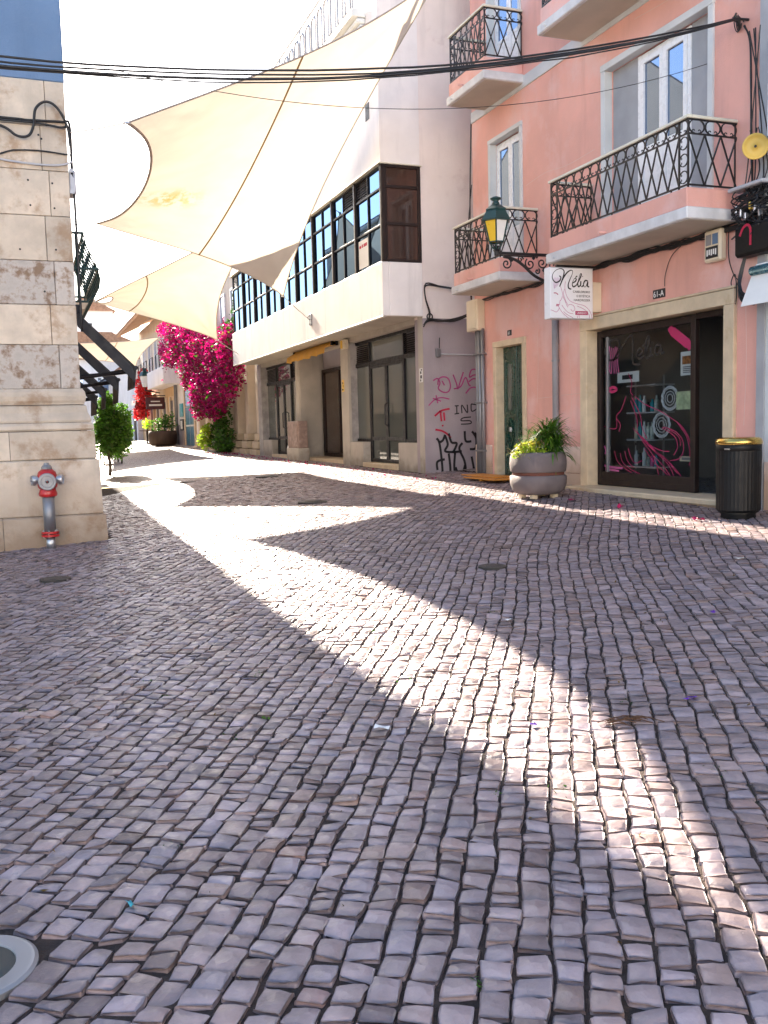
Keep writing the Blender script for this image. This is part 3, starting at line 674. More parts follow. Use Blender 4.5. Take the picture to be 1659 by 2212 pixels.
# the window band: nine bays of six lights, louvres in some top lights
YM = [16.13 + 1.446 * k for k in range(10)]; ZT = [4.385, 5.06, 5.71, 6.115]
for k in range(9):
    a, b = YM[k], YM[k + 1]; mid = (a + b) / 2
    wn = part('window', frame(MB(), WX + .02, WX + .09, a - .05, b - .055, ZT[0], ZT[3], .03), 'aluminium_dark', wb)
    part('post', MB().rbox(WX - .005, WX + .12, a - .075 if k else a - .06, a + .005, ZT[0], ZT[3], .006), 'aluminium_brown', wn)
    part('mullion', MB().rbox(WX + .02, WX + .08, mid - .035, mid - .005, ZT[0] + .045, ZT[3] - .045, .004), 'aluminium_dark', wn)
    for z in ZT[1:3]: part('transom', MB().rbox(WX + .015, WX + .075, a, b - .10, z - .019, z + .019, .004), 'aluminium_dark', wn)
    for c, (p, q) in enumerate(((a + .0, mid - .035), (mid - .005, b - .10))):
        for r_ in range(3):
            z0, z1 = ZT[r_] + .03, ZT[r_ + 1] - .03
            if r_ == 2 and (k + c) % 4 == 1:
                lv = MB()
                for j in range(7): zz = z0 + (j + .5) * (z1 - z0) / 7; lv.prism([(WX + .03, zz - .022), (WX + .036, zz - .022), (WX + .066, zz + .022), (WX + .06, zz + .022)], 1, p, q)
                part('louvre', lv, 'aluminium_brown', wn)
            else: pane(wn, WX + .05, p, q, z0, z1, 'pane_band', tilt=.004)
# the end light of the band, facing us
wn = part('window', MB().rbox(WX + .0, WX + .07, WY - .03, WY + .05, ZT[0], ZT[3], .006).rbox(WG - .06, WG, WY - .02, WY + .05, ZT[0], ZT[3], .006).rbox(WX + .07, WG - .06, WY - .02, WY + .05, ZT[3] - .05, ZT[3] - .001, .006).rbox(WX + .07, WG - .06, WY - .02, WY + .05, ZT[0] + .001, ZT[0] + .05, .006), 'aluminium_brown', wb)
for z in (5.07, 5.73): part('transom', MB().rbox(WX + .07, WG - .06, WY - .01, WY + .04, z - .028, z + .028, .004), 'aluminium_brown', wn)
for z0, z1 in ((ZT[0] + .05, 5.042), (5.098, 5.702), (5.758, ZT[3] - .05)): part('pane', MB().box(WX + .07, WG - .06, WY + .01, WY + .016, z0, z1), 'pane_dark', wn)
# for-rent notice behind one light
nb = root('window_notice', 'white paper notice with red lettering in the band window', 'notice', (WX + .02, 17.2, 4.5))
part('sheet', MB().box(WX + .035, WX + .04, 16.90, 17.42, 4.45, 4.98), 'paper', nb)
part('print', MB().box(WX + .033, WX + .0345, 16.95, 17.14, 4.84, 4.90).box(WX + .033, WX + .0345, 17.17, 17.24, 4.84, 4.90).box(WX + .033, WX + .0345, 17.27, 17.38, 4.84, 4.89), 'spray_red', nb)
# ground floor: piers, low walls and shopfronts
def shopfront(y0, y1, leafs, xg, lw, label=None):
    sf = part('shopfront', frame(MB(), xg, xg + .07, y0, y1, leafs[2], 3.32, .07, bottom=False), 'aluminium_dark', wb)
    ya, yb = leafs[0], leafs[1]; ym = (ya + yb) / 2
    part('transom', MB().rbox(xg - .005, xg + .06, y0 + .07, y1 - .07, 2.74, 2.83, .006), 'aluminium_dark', sf)
    for y in (ya - .06, yb): part('mullion', MB().rbox(xg - .01, xg + .065, y, y + .06, leafs[2], 3.25, .006), 'aluminium_dark', sf)
    part('bottom_rail', MB().rbox(xg, xg + .06, y0 + .07, ya - .06, 1.05, 1.12, .006), 'aluminium_dark', sf); part('bottom_rail', MB().rbox(xg, xg + .06, yb + .06, y1 - .07, 1.05, 1.12, .006), 'aluminium_dark', sf)
    pane(sf, xg + .03, y0 + .07, ya - .06, 1.12, 2.74, 'pane_papered'); pane(sf, xg + .03, yb + .06, y1 - .07, 1.12, 2.74, 'pane_papered')
    pane(sf, xg + .03, ya, yb, 2.83, 3.25, 'pane_papered')
    for p, q in ((y0 + .07, ya - .06), (yb + .06, y1 - .07)):
        lv = MB()
        for j in range(9): zz = 2.86 + j * .043; lv.prism([(xg + .01, zz - .015), (xg + .016, zz - .015), (xg + .05, zz + .02), (xg + .044, zz + .02)], 1, p, q)
        part('louvre', lv, 'aluminium_brown', sf)
    for p, q, hs in ((ya, ym, ym - .12), (ym, yb, None)):
        lf = part('door_leaf', frame(MB(), xg - .004, xg + .05, p + .003, q - .003, leafs[2] + .01, 2.735, .07), 'aluminium_dark', wb)
        part('door_rail', MB().rbox(xg - .003, xg + .049, p + .073, q - .073, 1.08, 1.16, .004), 'aluminium_dark', lf)
        pane(lf, xg + .02, p + .073, q - .073, 1.16, 2.665, 'pane_papered'); pane(lf, xg + .02, p + .073, q - .073, leafs[2] + .08, 1.08, 'pane_papered')
        if hs: part('door_handle', MB().tube([(xg - .005, hs + .05, 1.40), (xg - .07, hs + .05, 1.43), (xg - .07, hs + .05, 1.85), (xg - .005, hs + .05, 1.88)], .016, 8), 'ink_black', lf)
    part('threshold', MB().rbox(WG - .02, xg + .1, ya - .06, yb + .06, leafs[2] - .25, leafs[2], .01), 'trim_stone', wb)
    for p, q in lw: part('low_wall', MB().rbox(WG + .005, xg + .05, p, q, .2, 1.05, .012), 'shop_grey', wb)
shopfront(16.74, 20.52, (17.55, 19.50, .60), 7.22, ((16.36, 17.46), (19.58, 20.44)))
shopfront(25.55, 29.02, (26.1, 27.72, .62), 7.22, ((27.80, 28.92),))
for a, b, mtl in ((16.07, 16.34, 'shop_grey'), (20.46, 20.98, 'shop_grey'), (24.62, 24.95, 'shop_grey'), (28.94, 29.42, 'marble_grey')):
    part('pier', MB().rbox(WG - .001, 7.75 if a > 17 else 7.3, a + (.0 if a > 17 else .02), b, .2, 3.44, .012), mtl, wb)
part('pier_facing', MB().rbox(WG + .06, 7.40, 20.435, 20.45, 1.06, 3.3, .003), 'marble_grey', wb)
part('shop_wall', MB().box(7.75, 7.80, 16.4, 29.4, .2, 3.5).box(7.22, 7.28, 16.34, 16.74, .2, 3.5).box(7.22, 7.3, 24.95, 25.55, .2, 3.5), 'grey_plaster', wb)
part('fascia', MB().box(WG + .03, 7.3, 16.34, 29.0, 3.321, 3.43), 'shop_grey', wb)
# middle entrance, deeply recessed brown door
ed = part('door', frame(MB(), 7.66, 7.74, 21.6, 24.5, .62, 2.96, .09), 'aluminium_brown', wb)
part('mullion', MB().rbox(7.655, 7.735, 23.0, 23.08, .70, 2.9, .004), 'aluminium_brown', ed)
pane(ed, 7.70, 21.7, 22.99, .72, 2.86, 'pane_dark'); pane(ed, 7.70, 23.09, 24.4, .72, 2.86, 'pane_dark')
part('floor_slab', MB().box(WG, 7.75, 20.98, 24.62, .3, .60), 'trim_stone', wb)
part('pillar_face', MB().box(7.05, 7.64, 24.55, 24.615, .6, 3.4), 'shop_grey', wb)
nt_ = part('number_plate', MB().box(WG + .015, WG + .028, 18.5, 18.6, 3.34, 3.42), 'shop_grey', wb)
# sticker posters and small boxes on the piers
st1 = tag(part('pasted_sticker', MB().box(WG - .009, WG - .003, 16.13, 16.27, 2.20, 2.46), 'paper', None, False, (WG, 16.2, 2.3)), 'white pasted sticker with black figure on the end pier', 'sticker')
for (y, z, w_, h_) in ((16.2, 2.38, .06, .05), (16.19, 2.30, .08, .06), (16.21, 2.235, .05, .04), (16.17, 2.43, .05, .03)): part('print', MB().box(WG - .011, WG - .0095, y - w_ / 2, y + w_ / 2, z - h_ / 2, z + h_ / 2), 'ink_black', st1)
st2 = tag(part('pasted_sticker', MB().box(WG - .009, WG - .003, 20.74, 20.90, 2.22, 2.50), 'lamp_yellow', None, False, (WG, 20.8, 2.3)), 'yellow pasted sticker on the middle pier', 'sticker')
for (y, z, w_, h_) in ((20.82, 2.42, .07, .05), (20.80, 2.35, .04, .06), (20.83, 2.27, .10, .04)): part('print', MB().box(WG - .011, WG - .0095, y - w_ / 2, y + w_ / 2, z - h_ / 2, z + h_ / 2), 'ink_black', st2)
ab = root('alarm_box', 'small cream alarm box on the pier next to the yellow awning', 'box', (6.97, 20.55, 3.2)); part('body', MB().rbox(6.93, WG, 20.35, 20.62, 3.18, 3.40, .015), 'box_cream', ab); part('lens', MB().rbox(6.915, 6.93, 20.5, 20.62, 3.2, 3.38, .004), 'lamp_yellow', ab)
# yellow rolled awning over the middle entrance
ya = root('rolled_awning', 'short yellow rolled awning over the recessed shop entrance', 'awning', (6.9, 22.6, 3.2))
part('roll', MB().tube([(6.93, 21.1, 3.38), (6.93, 24.5, 3.38)], .05, 12), 'awning_yellow', ya, True)
m = MB(); N = 34
for i in range(N):
    y = 21.12 + i * 3.36 / (N - 1); wv = .02 * math.sin(i * 1.1) + .012 * math.sin(i * 2.7); drop = .02 * math.sin(i * .8)
    m.v += [(6.90, y, 3.40), (6.70 + wv, y, 3.27 + drop * .4), (6.68 + wv * 1.5, y, 3.13 + drop)]
for i in range(N - 1):
    for j in range(2): a = i * 3 + j; m.f.append((a, a + 1, a + 4, a + 3))
part('canvas', m, 'awning_yellow', ya, True)
for y in (21.15, 24.45): part('bracket', MB().rbox(6.86, 7.03, y - .05, y + .05, 3.33, 3.43, .01), 'aluminium_dark', ya)
# electricity cabinet
cb = root('electric_cabinet', 'brown electrical cabinet on a plinth beside the pier', 'cabinet', (6.9, 24.4, gz(6.9, 24.4)))
part('base', MB().rbox(6.72, 7.02, 23.75, 24.95, .3, .86, .01), 'shop_grey', cb); part('body', MB().rbox(6.75, 7.0, 23.8, 24.9, .86, 1.58, .012), 'cabinet_brown', cb); part('door', MB().rbox(6.738, 6.75, 23.9, 24.8, .92, 1.52, .003), 'cabinet_brown', cb)
# sail anchor plate, conduit with tap on the side wall
ap = root('anchor_plate', 'small steel anchor plate holding the sail rope on the white parapet', 'bracket', (6.2, 20.6, 3.9)); part('plate', MB().rbox(6.205, 6.228, 20.52, 20.68, 3.72, 3.98, .004), 'galvanised', ap); part('ring', MB().tube([(6.21, 20.6, 3.85), (6.15, 20.58, 3.87), (6.14, 20.56, 3.90), (6.16, 20.55, 3.92)], .012, 6), 'galvanised', ap)
for dy in (-.05, .05):
    for dz in (3.75, 3.95): part('bolt', MB().box(6.195, 6.206, 20.6 + dy - .012, 20.6 + dy + .012, dz - .012, dz + .012), 'galvanised', ap)
cable('wall_conduit', [(7.33, WY - .005, 2.72), (7.6, WY - .005, 2.71), (8.3, WY - .005, 2.70)], .018, 'thin pale pipe running across the graffiti wall', 'pipe', 'box_grey')
tp = root('wall_tap', 'small metal pipe end sticking up above the graffiti', 'fitting', (7.32, WY, 2.7)); part('body', MB().rbox(7.27, 7.36, WY - .06, WY + .01, 2.66, 2.82, .01), 'galvanised', tp); part('stem', MB().tube([(7.34, WY - .03, 2.8), (7.35, WY - .03, 3.02)], .008, 6), 'cable_black', tp)
# graffiti sprayed on the grey side wall  (x = X, y = Z on the plane Y = WY+.012)
go, gu, gv, gn = (0, WY + .0118, 0), (1, 0, 0), (0, 0, 1), (0, -1, 0)
def zg(x, y): return (7.22 + (x - 1285) * .00346, 2.24 - (y - 440) * .00345 + (x - 1285) * .0002)
def spray(strokes, wd, m, label):
    mb = MB()
    for s_ in strokes: mb.ribbon([zg(*p) for p in s_], wd, go, gu, gv, gn, .003)
    return tag(part('graffiti', mb, m, None, False, (7.6, WY, 1.5)), label, 'graffiti')
spray([[(1285, 445), (1310, 435), (1325, 460), (1315, 490), (1345, 512), (1375, 510), (1388, 480), (1375, 440), (1345, 428), (1318, 440), (1312, 470)], [(1338, 450), (1352, 475)], [(1405, 420), (1425, 470), (1432, 500), (1450, 455), (1468, 410)], [(1408, 498), (1450, 488), (1480, 440), (1500, 480), (1512, 488)],
       [(1570, 405), (1520, 400), (1505, 440), (1530, 430), (1570, 432)], [(1500, 465), (1530, 450), (1575, 462)], [(1480, 528), (1510, 500), (1545, 500), (1560, 520), (1570, 500), (1600, 510)], [(1560, 405), (1620, 470)], [(1600, 400), (1640, 500), (1690, 420)]], .026, 'spray_pink', 'pink sprayed tag high on the grey side wall')
spray([[(1255, 578), (1290, 550), (1330, 540), (1380, 552)], [(1300, 525), (1310, 570)], [(1280, 540), (1330, 560)]], .024, 'spray_pink', 'small pink sprayed star left of the other tags')
spray([[(1290, 638), (1330, 612), (1380, 605)], [(1318, 610), (1330, 625)], [(1325, 625), (1330, 670)], [(1345, 622), (1348, 668)], [(1335, 690), (1338, 698)], [(1292, 712), (1330, 722), (1360, 740), (1385, 765)]], .036, 'spray_red', 'red sprayed double stroke mark on the grey side wall')
spray([[(1412, 592), (1436, 592)], [(1424, 592), (1424, 635)], [(1410, 636), (1438, 634)], [(1455, 635), (1455, 590), (1488, 635), (1488, 590)], [(1512, 590), (1515, 628), (1545, 618), (1548, 598), (1512, 588)], [(1562, 586), (1565, 620), (1590, 622), (1590, 586)], [(1510, 660), (1460, 662), (1450, 676), (1500, 680), (1512, 690), (1500, 697), (1448, 695)], [(1545, 655), (1548, 690), (1580, 690), (1585, 655)]], .022, 'spray_black', 'black sprayed block capitals IN DU SU on the side wall')
spray([[(1298, 760), (1315, 790), (1328, 900), (1332, 1010)], [(1310, 785), (1335, 775), (1350, 745)], [(1300, 935), (1300, 890), (1345, 880)], [(1350, 750), (1365, 800), (1348, 835), (1400, 845), (1450, 845)], [(1372, 740), (1388, 790), (1420, 800), (1395, 850)], [(1370, 850), (1378, 930), (1375, 1010)], [(1410, 840), (1402, 930), (1415, 1008)], [(1410, 930), (1430, 985), (1440, 1005), (1470, 920)], [(1470, 735), (1475, 790), (1510, 795)], [(1455, 800), (1435, 830), (1465, 900), (1470, 960), (1440, 1010)], [(1515, 740), (1540, 780), (1535, 835), (1500, 838)], [(1510, 880), (1525, 990), (1480, 1000)], [(1560, 730), (1555, 800), (1570, 900), (1560, 1000)], [(1590, 760), (1600, 900), (1585, 1000)], [(1530, 750), (1575, 780), (1590, 730)]], .045, 'spray_black', 'large black sprayed tag low on the grey side wall')

# ------------------------------------------------------------------ pink house
PX, PY0, PY1 = 7.60, 8.16, 15.06
ph = root('pink_house', 'pink plastered house with iron balconies over a hairdresser shop', 'house', (10, 11.6, .4))
BW = (8.98, 11.03, 3.93, 6.10); SW = (13.36, 14.36, 3.93, 6.08); TW = (13.36, 14.36, 7.02, 9.1); TB = (8.98, 11.03, 7.02, 9.1)
SH = (8.66, 11.46, .46, 2.68); GD = (13.34, 14.24, .50, 2.68)
part('wall', facade(PX, PY0, PY1, -.2, 11, [BW, SW, TW, TB, SH, GD], .22), 'pink_plaster', ph)
m = MB(); m.box(PX + .001, 15, PY1 - .2, PY1, -.2, 11).box(PX + .001, 15, PY0, PY0 + .2, -.2, 11).box(14.8, 15, PY0 + .2, PY1 - .2, -.2, 11).box(PX + .001, 15, PY0 + .2, PY1 - .2, 10.8, 10.99)
m.box(PX + .23, 14.8, PY0 + .2, PY1 - .2, 3.0, 3.2).box(PX + .45, PX + .6, PY0 + .2, PY1 - .2, 3.2, 10.8).box(PX + .23, PX + .4, 11.75, 13.3, -.2, 3.0)
part('inner_wall', m, 'pink_plaster', ph)
part('roof_edge', MB().rbox(PX - .35, PX + .1, PY0, PY1, 10.7, 10.95, .02), 'slab_white', ph)
part('string_course', MB().rbox(PX - .022, PX + .01, PY0, PY1, 6.62, 6.80, .006), 'trim_pale', ph)
# pale stone base blocks either side of the shop
for y0, y1, z0, z1 in ((11.66, 12.3, .15, .62), (11.66, 12.3, .625, 1.02), (12.305, 13.14, .15, .62), (12.305, 13.14, .625, 1.02), (14.46, PY1, .15, .62), (14.46, PY1, .625, 1.02), (PY0, 8.44, .1, .62), (PY0, 8.44, .625, 1.04)):
    part('base_block', MB().rbox(PX - .03, PX + .05, y0, y1 - .004, z0, z1, .006), 'plinth_pink', ph)
# surrounds
def surround(name, o, t, X0, X1, m, sill=None, piece=None):
    y0, y1, z0, z1 = o; y0 += .004; y1 -= .004; z1 -= .004
    part(name, MB().rbox(X0, X1, y0 - t, y0, z0, z1, .006), m, ph); part(name, MB().rbox(X0, X1, y1, y1 + t, z0, z1, .006), m, ph)
    part(name, MB().rbox(X0 - .004, X1, y0 - t - .004, y1 + t + .004, z1, z1 + t, .006), m, ph)
surround('window_surround', BW, .09, PX - .03, PX + .1, 'trim_pale'); surround('window_surround', SW, .07, PX - .03, PX + .1, 'trim_pale'); surround('window_surround', TW, .07, PX - .03, PX + .1, 'trim_pale'); surround('window_surround', TB, .09, PX - .03, PX + .1, 'trim_pale')
surround('door_surround', GD, .10, PX - .035, PX + .16, 'trim_stone')
surround('shop_surround', SH, .17, PX - .05, PX + .2, 'trim_stone')
part('shop_lintel_cap', MB().rbox(PX - .06, PX + .0, SH[0] - .18, SH[1] + .18, SH[3] + .171, SH[3] + .20, .006), 'trim_stone', ph)
part('shop_step', MB().rbox(PX - .30, PX + .25, SH[0] - .22, SH[1] + .16, .05, .385, .015), 'plinth_pink', ph)
part('shop_sill', MB().rbox(PX - .34, PX + .28, SH[0] - .24, SH[1] + .16, .39, .465, .015), 'trim_stone', ph)
part('door_step', MB().rbox(PX - .14, PX + .2, GD[0] - .12, GD[1] + .12, .1, .50, .012), 'trim_stone', ph)
# windows
def french_window(o, ya, yb, side_panels, kick=None, ajar=0.):
    y0, y1, z0, z1 = o; X = PX + .10
    wn = part('window', frame(MB(), X, X + .07, ya, yb, z0, z1 - .02, .06), 'upvc_white', ph)
    ym = (ya + yb) / 2
    for p, q in ((ya + .06, ym), (ym, yb - .06)):
        part('casement', frame(MB(), X - .01, X + .05, p + .002, q - .002, z0 + .06, z1 - .08, .065), 'upvc_white', wn)
        zk = z0 + .07 + (kick or 0)
        if kick: part('door_panel', MB().rbox(X, X + .04, p + .067, q - .067, z0 + .125, zk, .006), 'upvc_white', wn); part('glazing_bar', MB().rbox(X - .005, X + .045, p + .067, q - .067, zk, zk + .06, .004), 'upvc_white', wn)
        pane(wn, X + .02, p + .067, q - .067, zk + (.06 if kick else .06), z1 - .145, 'pane_bright', tilt=.003, ajar=ajar)
    if side_panels:
        part('side_panel', MB().box(X + .02, X + .06, y0, ya, z0, z1), 'grey_panel', ph); part('side_panel', MB().box(X + .02, X + .06, yb, y1, z0, z1), 'grey_panel', ph)
french_window(BW, 9.43, 10.46, True, .85); french_window(SW, SW[0], SW[1], False, .55, .10); french_window(TW, TW[0], TW[1], False, .55, .10); french_window(TB, 9.43, 10.46, True, .85)
part('curtain', MB().box(PX + .24, PX + .25, 9.0, 11.0, 3.95, 6.1), 'paper', ph)

# balconies: slab, upstand, X-lattice, scrolls and cream handrail
ring = MB(); ring.tube([(0, .078 * math.cos(a), .078 * math.sin(a)) for a in np.linspace(-1.25, math.pi + 1.25, 16)], .0085, 4, True, math.pi / 4)
for sg in (-1, 1):
    ring.tube([(0, sg * (.026 + (.026 - .0032 * i) * math.cos(-1.9 + i * .75)), -.045 + (.026 - .0032 * i) * math.sin(-1.9 + i * .75) * 1.0) for i in range(8)], .006, 4)
scroll = proto('scroll', ring, 'iron_black')
def xbar(p, h): mb = MB(); mb.bar((0, 0, 0), (0, p, h), .0145); return proto('baluster', mb, 'iron_black')
def balcony(y0, y1, zs, n, label, rail=True):
    """zs: underside of the slab; front at PX-.69"""
    xf = PX - .69; bl = part('balcony', MB().rbox(xf - .03, PX, y0 - .06, y1 + .06, zs, zs + .13, .012), 'slab_white', ph)
    if label: bl['label'] = label
    part('upstand', MB().rbox(xf, PX - .001, y0 - .02, y1 + .02, zs + .13, zs + .345, .012), 'pink_plaster', bl)
    part('underside', MB().box(xf + .03, PX - .001, y0 - .02, y1 + .02, zs - .006, zs + .01), 'soffit', bl)
    part('spout', MB().tube([(xf + .02, (y0 + y1) / 2 + .1, zs + .16), (xf - .10, (y0 + y1) / 2 + .1, zs + .15)], .018, 8), 'pink_plaster', bl)
    part('spout', MB().tube([(xf + .02, y1 - .18, zs + .05), (xf - .07, y1 - .18, zs + .045)], .012, 8), 'slab_white', bl)
    if not rail: return bl
    zb, zm, zt = zs + .375, zs + .375 + .545, zs + 1.10; X = xf + .03
    for z, t in ((zb, .018), (zm, .016), (zt - .03, .016)):
        part('rail', MB().bar((X, y0, z), (X, y1, z), t), 'iron_black', bl)
        for y in (y0, y1): part('rail', MB().bar((X, y, z), (PX, y, z), t), 'iron_black', bl)
    part('handrail', MB().rbox(X - .035, X + .03, y0 - .03, y1 + .03, zt - .022, zt + .012, .006), 'rail_cream', bl)
    for y in (y0, y1): part('handrail', MB().rbox(X + .03, PX, y - .03, y + .03, zt - .022, zt + .012, .006), 'rail_cream', bl)
    h = zm - zb; cw = .15
    L = (y1 - y0 - 2 * cw) / (n - 2 * .0); p = L / n * 1.0
    p = (y1 - y0 - 2 * cw) / n; a = xbar(p, h); b = xbar(-p, h)
    for i in range(n):
        inst(a, bl, (X, y0 + cw + i * p, zb)); inst(b, bl, (X, y0 + cw + (i + 1) * p, zb))
    N = round((y1 - y0) / .19); q = (y1 - y0) / N
    for i in range(N): inst(scroll, bl, (X, y0 + (i + .5) * q, (zm + zt) / 2 - .012), 0, (1, q / .165, 1))
    q3 = (PX - X) / 3; a = xbar(q3, h); b = xbar(-q3, h)
    for y in (y0, y1):
        for i in range(3):
            inst(a, bl, (X + q3 * (i + 1), y, zb), math.pi / 2, None); inst(b, bl, (X + q3 * i, y, zb), math.pi / 2)
            inst(scroll, bl, (X + (i + .5) * q3, y, (zm + zt) / 2 - .012), math.pi / 2, (1, q3 / .165, 1))
        for yy in ((y, y + cw) if y == y0 else (y - cw, y)): part('post', MB().bar((X, yy, zb - .03), (X, yy, zt - .03), .018), 'iron_black', bl)
        part('wall_post', MB().bar((PX - .02, y, zb - .02), (PX - .02, y, zt - .03), .014), 'iron_black', bl)
        yc = y + cw / 2 if y == y0 else y - cw / 2
        for i in range(3):
            c = inst(scroll, bl, (X, yc, zb + (i + .5) * h / 3)); c.rotation_euler = (math.pi / 2, 0, 0); c.scale = (1, .85, .9)
    for i in range(5):
        yy = y0 + (i + .5) * (y1 - y0) / 5; part('foot', MB().bar((X, yy, zs + .34), (X, yy, zb), .014), 'iron_black', bl)
    return bl
balcony(8.53, 11.37, 3.58, 13, 'long balcony above the hairdresser shop')
balcony(12.86, 14.44, 3.58, 7, 'short first floor balcony behind the street lantern')
balcony(13.27, 14.50, 6.69, 6, 'short second floor balcony at the top')
balcony(8.53, 11.55, 6.69, 13, 'long second floor balcony cut by the top of the photo', True)

# hairline cracks and old repair lines in the render
for pts in ([(11.3, 5.15), (12.0, 5.12), (12.6, 5.17), (13.2, 5.12)], [(11.95, 3.0), (11.97, 2.4), (11.93, 1.9), (11.96, 1.1)], [(12.9, 2.95), (12.88, 2.3), (12.92, 1.7)], [(8.9, 6.5), (9.6, 6.47), (10.4, 6.52)], [(8.36, 2.7), (8.34, 2.0), (8.37, 1.3)], [(11.7, 4.3), (12.2, 4.28), (12.6, 4.33)], [(12.35, 1.78), (12.9, 1.77)], [(11.7, 1.80), (12.2, 1.79)]):
    part('crack', MB().ribbon([(p[0], p[1]) for p in pts], .004, (PX - .0002, 0, 0), (0, 1, 0), (0, 0, 1), (-1, 0, 0), .0012), 'plinth_pink', ph)
# green panelled door
gd = part('door', MB().rbox(PX + .12, PX + .17, GD[0], GD[1], GD[2], GD[3], .004), 'green_paint', ph); gd['label'] = 'dark green panelled front door'
ym = (GD[0] + GD[1]) / 2; Xd = PX + .105
part('stile', MB().rbox(Xd, Xd + .03, ym - .03, ym + .03, GD[2] + .02, GD[3] - .02, .006), 'green_paint', gd)
for c in (ym - .225, ym + .225):
    part('panel', frame(MB(), Xd, Xd + .02, c - .16, c + .16, 1.55, 2.45, .035), 'green_paint', gd)
    part('door_light', MB().box(Xd + .008, Xd + .016, c - .06, c + .06, 1.62, 2.38), 'pane_papered', gd)
    m = MB()
    for s_ in (.20, .12):
        for k in range(4):
            a0, a1 = k * math.pi / 2, (k + 1) * math.pi / 2
            m.bar((Xd + .004, c + s_ * .75 * math.cos(a0), 1.20 + s_ * 1.35 * math.sin(a0)), (Xd + .004, c + s_ * .75 * math.cos(a1), 1.20 + s_ * 1.35 * math.sin(a1)), .026)
    part('diamond_moulding', m, 'green_paint', gd)
    part('panel', frame(MB(), Xd, Xd + .02, c - .16, c + .16, .60, .88, .035), 'green_paint', gd); part('panel', frame(MB(), Xd, Xd + .02, c - .19, c + .19, .93, 1.48, .03), 'green_paint', gd)
part('door_knob', MB().rbox(Xd - .03, Xd, ym + .14, ym + .22, 1.24, 1.32, .012), 'steel', gd)
hn = part('number_plate', MB().rbox(PX - .008, PX, 13.72, 13.86, 2.84, 2.93, .002), 'ink_black', ph); text('number', '61', .075, (PX - .0085, 13.835, 2.858), (0, -1, 0), (0, 0, 1), 'paper', hn)
hn = part('number_plate', MB().rbox(PX - .008, PX, 9.76, 10.0, 2.925, 3.035, .002), 'ink_black', ph); text('number', '61-A', .105, (PX - .0085, 9.99, 2.943), (0, -1, 0), (0, 0, 1), 'paper', hn)
# shop front: fixed pane with decals, open doorway, room behind
XS = PX + .12
sf = part('shop_window', frame(MB(), XS, XS + .07, 9.34, 11.44, .47, 2.66, .09), 'aluminium_brown', ph)
part('bottom_panel', MB().rbox(XS + .005, XS + .06, 9.43, 11.35, .56, .66, .004), 'aluminium_brown', sf)
part('head_rail', MB().rbox(XS, XS + .09, 8.67, 9.34, 2.60, 2.67, .004), 'aluminium_brown', sf)
part('side_bar', MB().rbox(XS + .01, XS + .06, 11.20, 11.24, .66, 2.57, .003), 'galvanised', sf)
pane(sf, XS + .04, 9.43, 11.35, .66, 2.57, 'pane_clear')
so, su, sv_, sn = (XS + .038, 11.35, 2.57), (0, -1, 0), (0, 0, 1), (-1, 0, 0)
def zc_(x, y):
    u = (x - 180) / 765; t = 300 - 125 * u; b_ = 1790 + 50 * u; q = (y - t) / (b_ - t)
    return (u * 1.92 * (1.12 - .12 * u), -q * 1.91)
def decal(strokes, wd, m, name='decal'):
    mb = MB()
    for s_ in strokes: mb.ribbon([zc_(*p) for p in s_], wd, so, su, sv_, sn, .0015)
    return part(name, mb, m, sf)
decal([[(330, 430), (310, 520), (240, 550), (200, 500), (200, 420), (250, 340), (310, 330), (320, 420), (270, 560)], [(270, 560), (340, 420), (400, 310), (430, 290), (440, 400), (435, 540), (450, 600), (500, 600)],
       [(475, 520), (520, 470), (500, 430), (475, 480), (490, 540), (530, 520)], [(520, 410), (545, 385)], [(535, 520), (575, 380), (570, 300), (545, 400), (550, 530), (580, 520)], [(595, 420), (590, 510), (615, 510)], [(680, 410), (640, 400), (625, 470), (650, 500), (680, 420), (680, 490), (705, 480)]], .028, 'ink_black', 'lettering')
decal([[(600, 380), (604, 370)]], .03, 'ink_black', 'lettering')
decal([[(460, 955), (540, 1040), (660, 1110), (760, 1190), (850, 1280), (910, 1400), (940, 1530)], [(700, 1290), (800, 1340), (860, 1430), (870, 1550), (830, 1640), (760, 1660)], [(740, 1310), (830, 1400), (845, 1500)], [(480, 1350), (560, 1480), (660, 1600), (740, 1700), (790, 1830)], [(500, 1380), (600, 1520), (720, 1640), (770, 1720), (820, 1800)], [(540, 1530), (620, 1680), (690, 1760), (740, 1820)], [(440, 1300), (520, 1420), (600, 1500), (680, 1550), (750, 1560)], [(280, 1560), (300, 1660), (360, 1740), (430, 1800)], [(400, 1530), (420, 1620), (460, 1690), (520, 1660)], [(190, 1280), (260, 1310), (300, 1290), (300, 1160), (340, 1100), (380, 950)], [(940, 1640), (915, 1710)], [(400, 700), (430, 800), (420, 900), (440, 940)], [(520, 1400), (640, 1560), (760, 1690), (850, 1830)], [(470, 1330), (530, 1460), (600, 1580), (640, 1700), (660, 1820)], [(430, 960), (500, 1150), (520, 1300), (560, 1420)], [(420, 1000), (470, 1180), (480, 1300)], [(330, 1580), (350, 1680), (420, 1760), (500, 1810)], [(690, 1300), (790, 1390), (820, 1500), (790, 1600)], [(300, 1200), (330, 1260), (320, 1340)], [(610, 1600), (700, 1720), (760, 1830)], [(370, 1560), (390, 1660), (440, 1740)], [(820, 1250), (890, 1380), (920, 1520), (925, 1620)]], .0095, 'ink_magenta', 'hair_lines')
decal([[(x, 400 + 10 * (i % 3)), (x - 12, 560), (x - 30 + 6 * i, 700)] for i, x in enumerate((235, 255, 272, 290, 305, 320, 240))], .012, 'ink_pink', 'hair_lines')
decal([[(225, 870), (270, 850), (300, 875), (260, 900), (225, 875)]], .04, 'ink_magenta', 'eye')
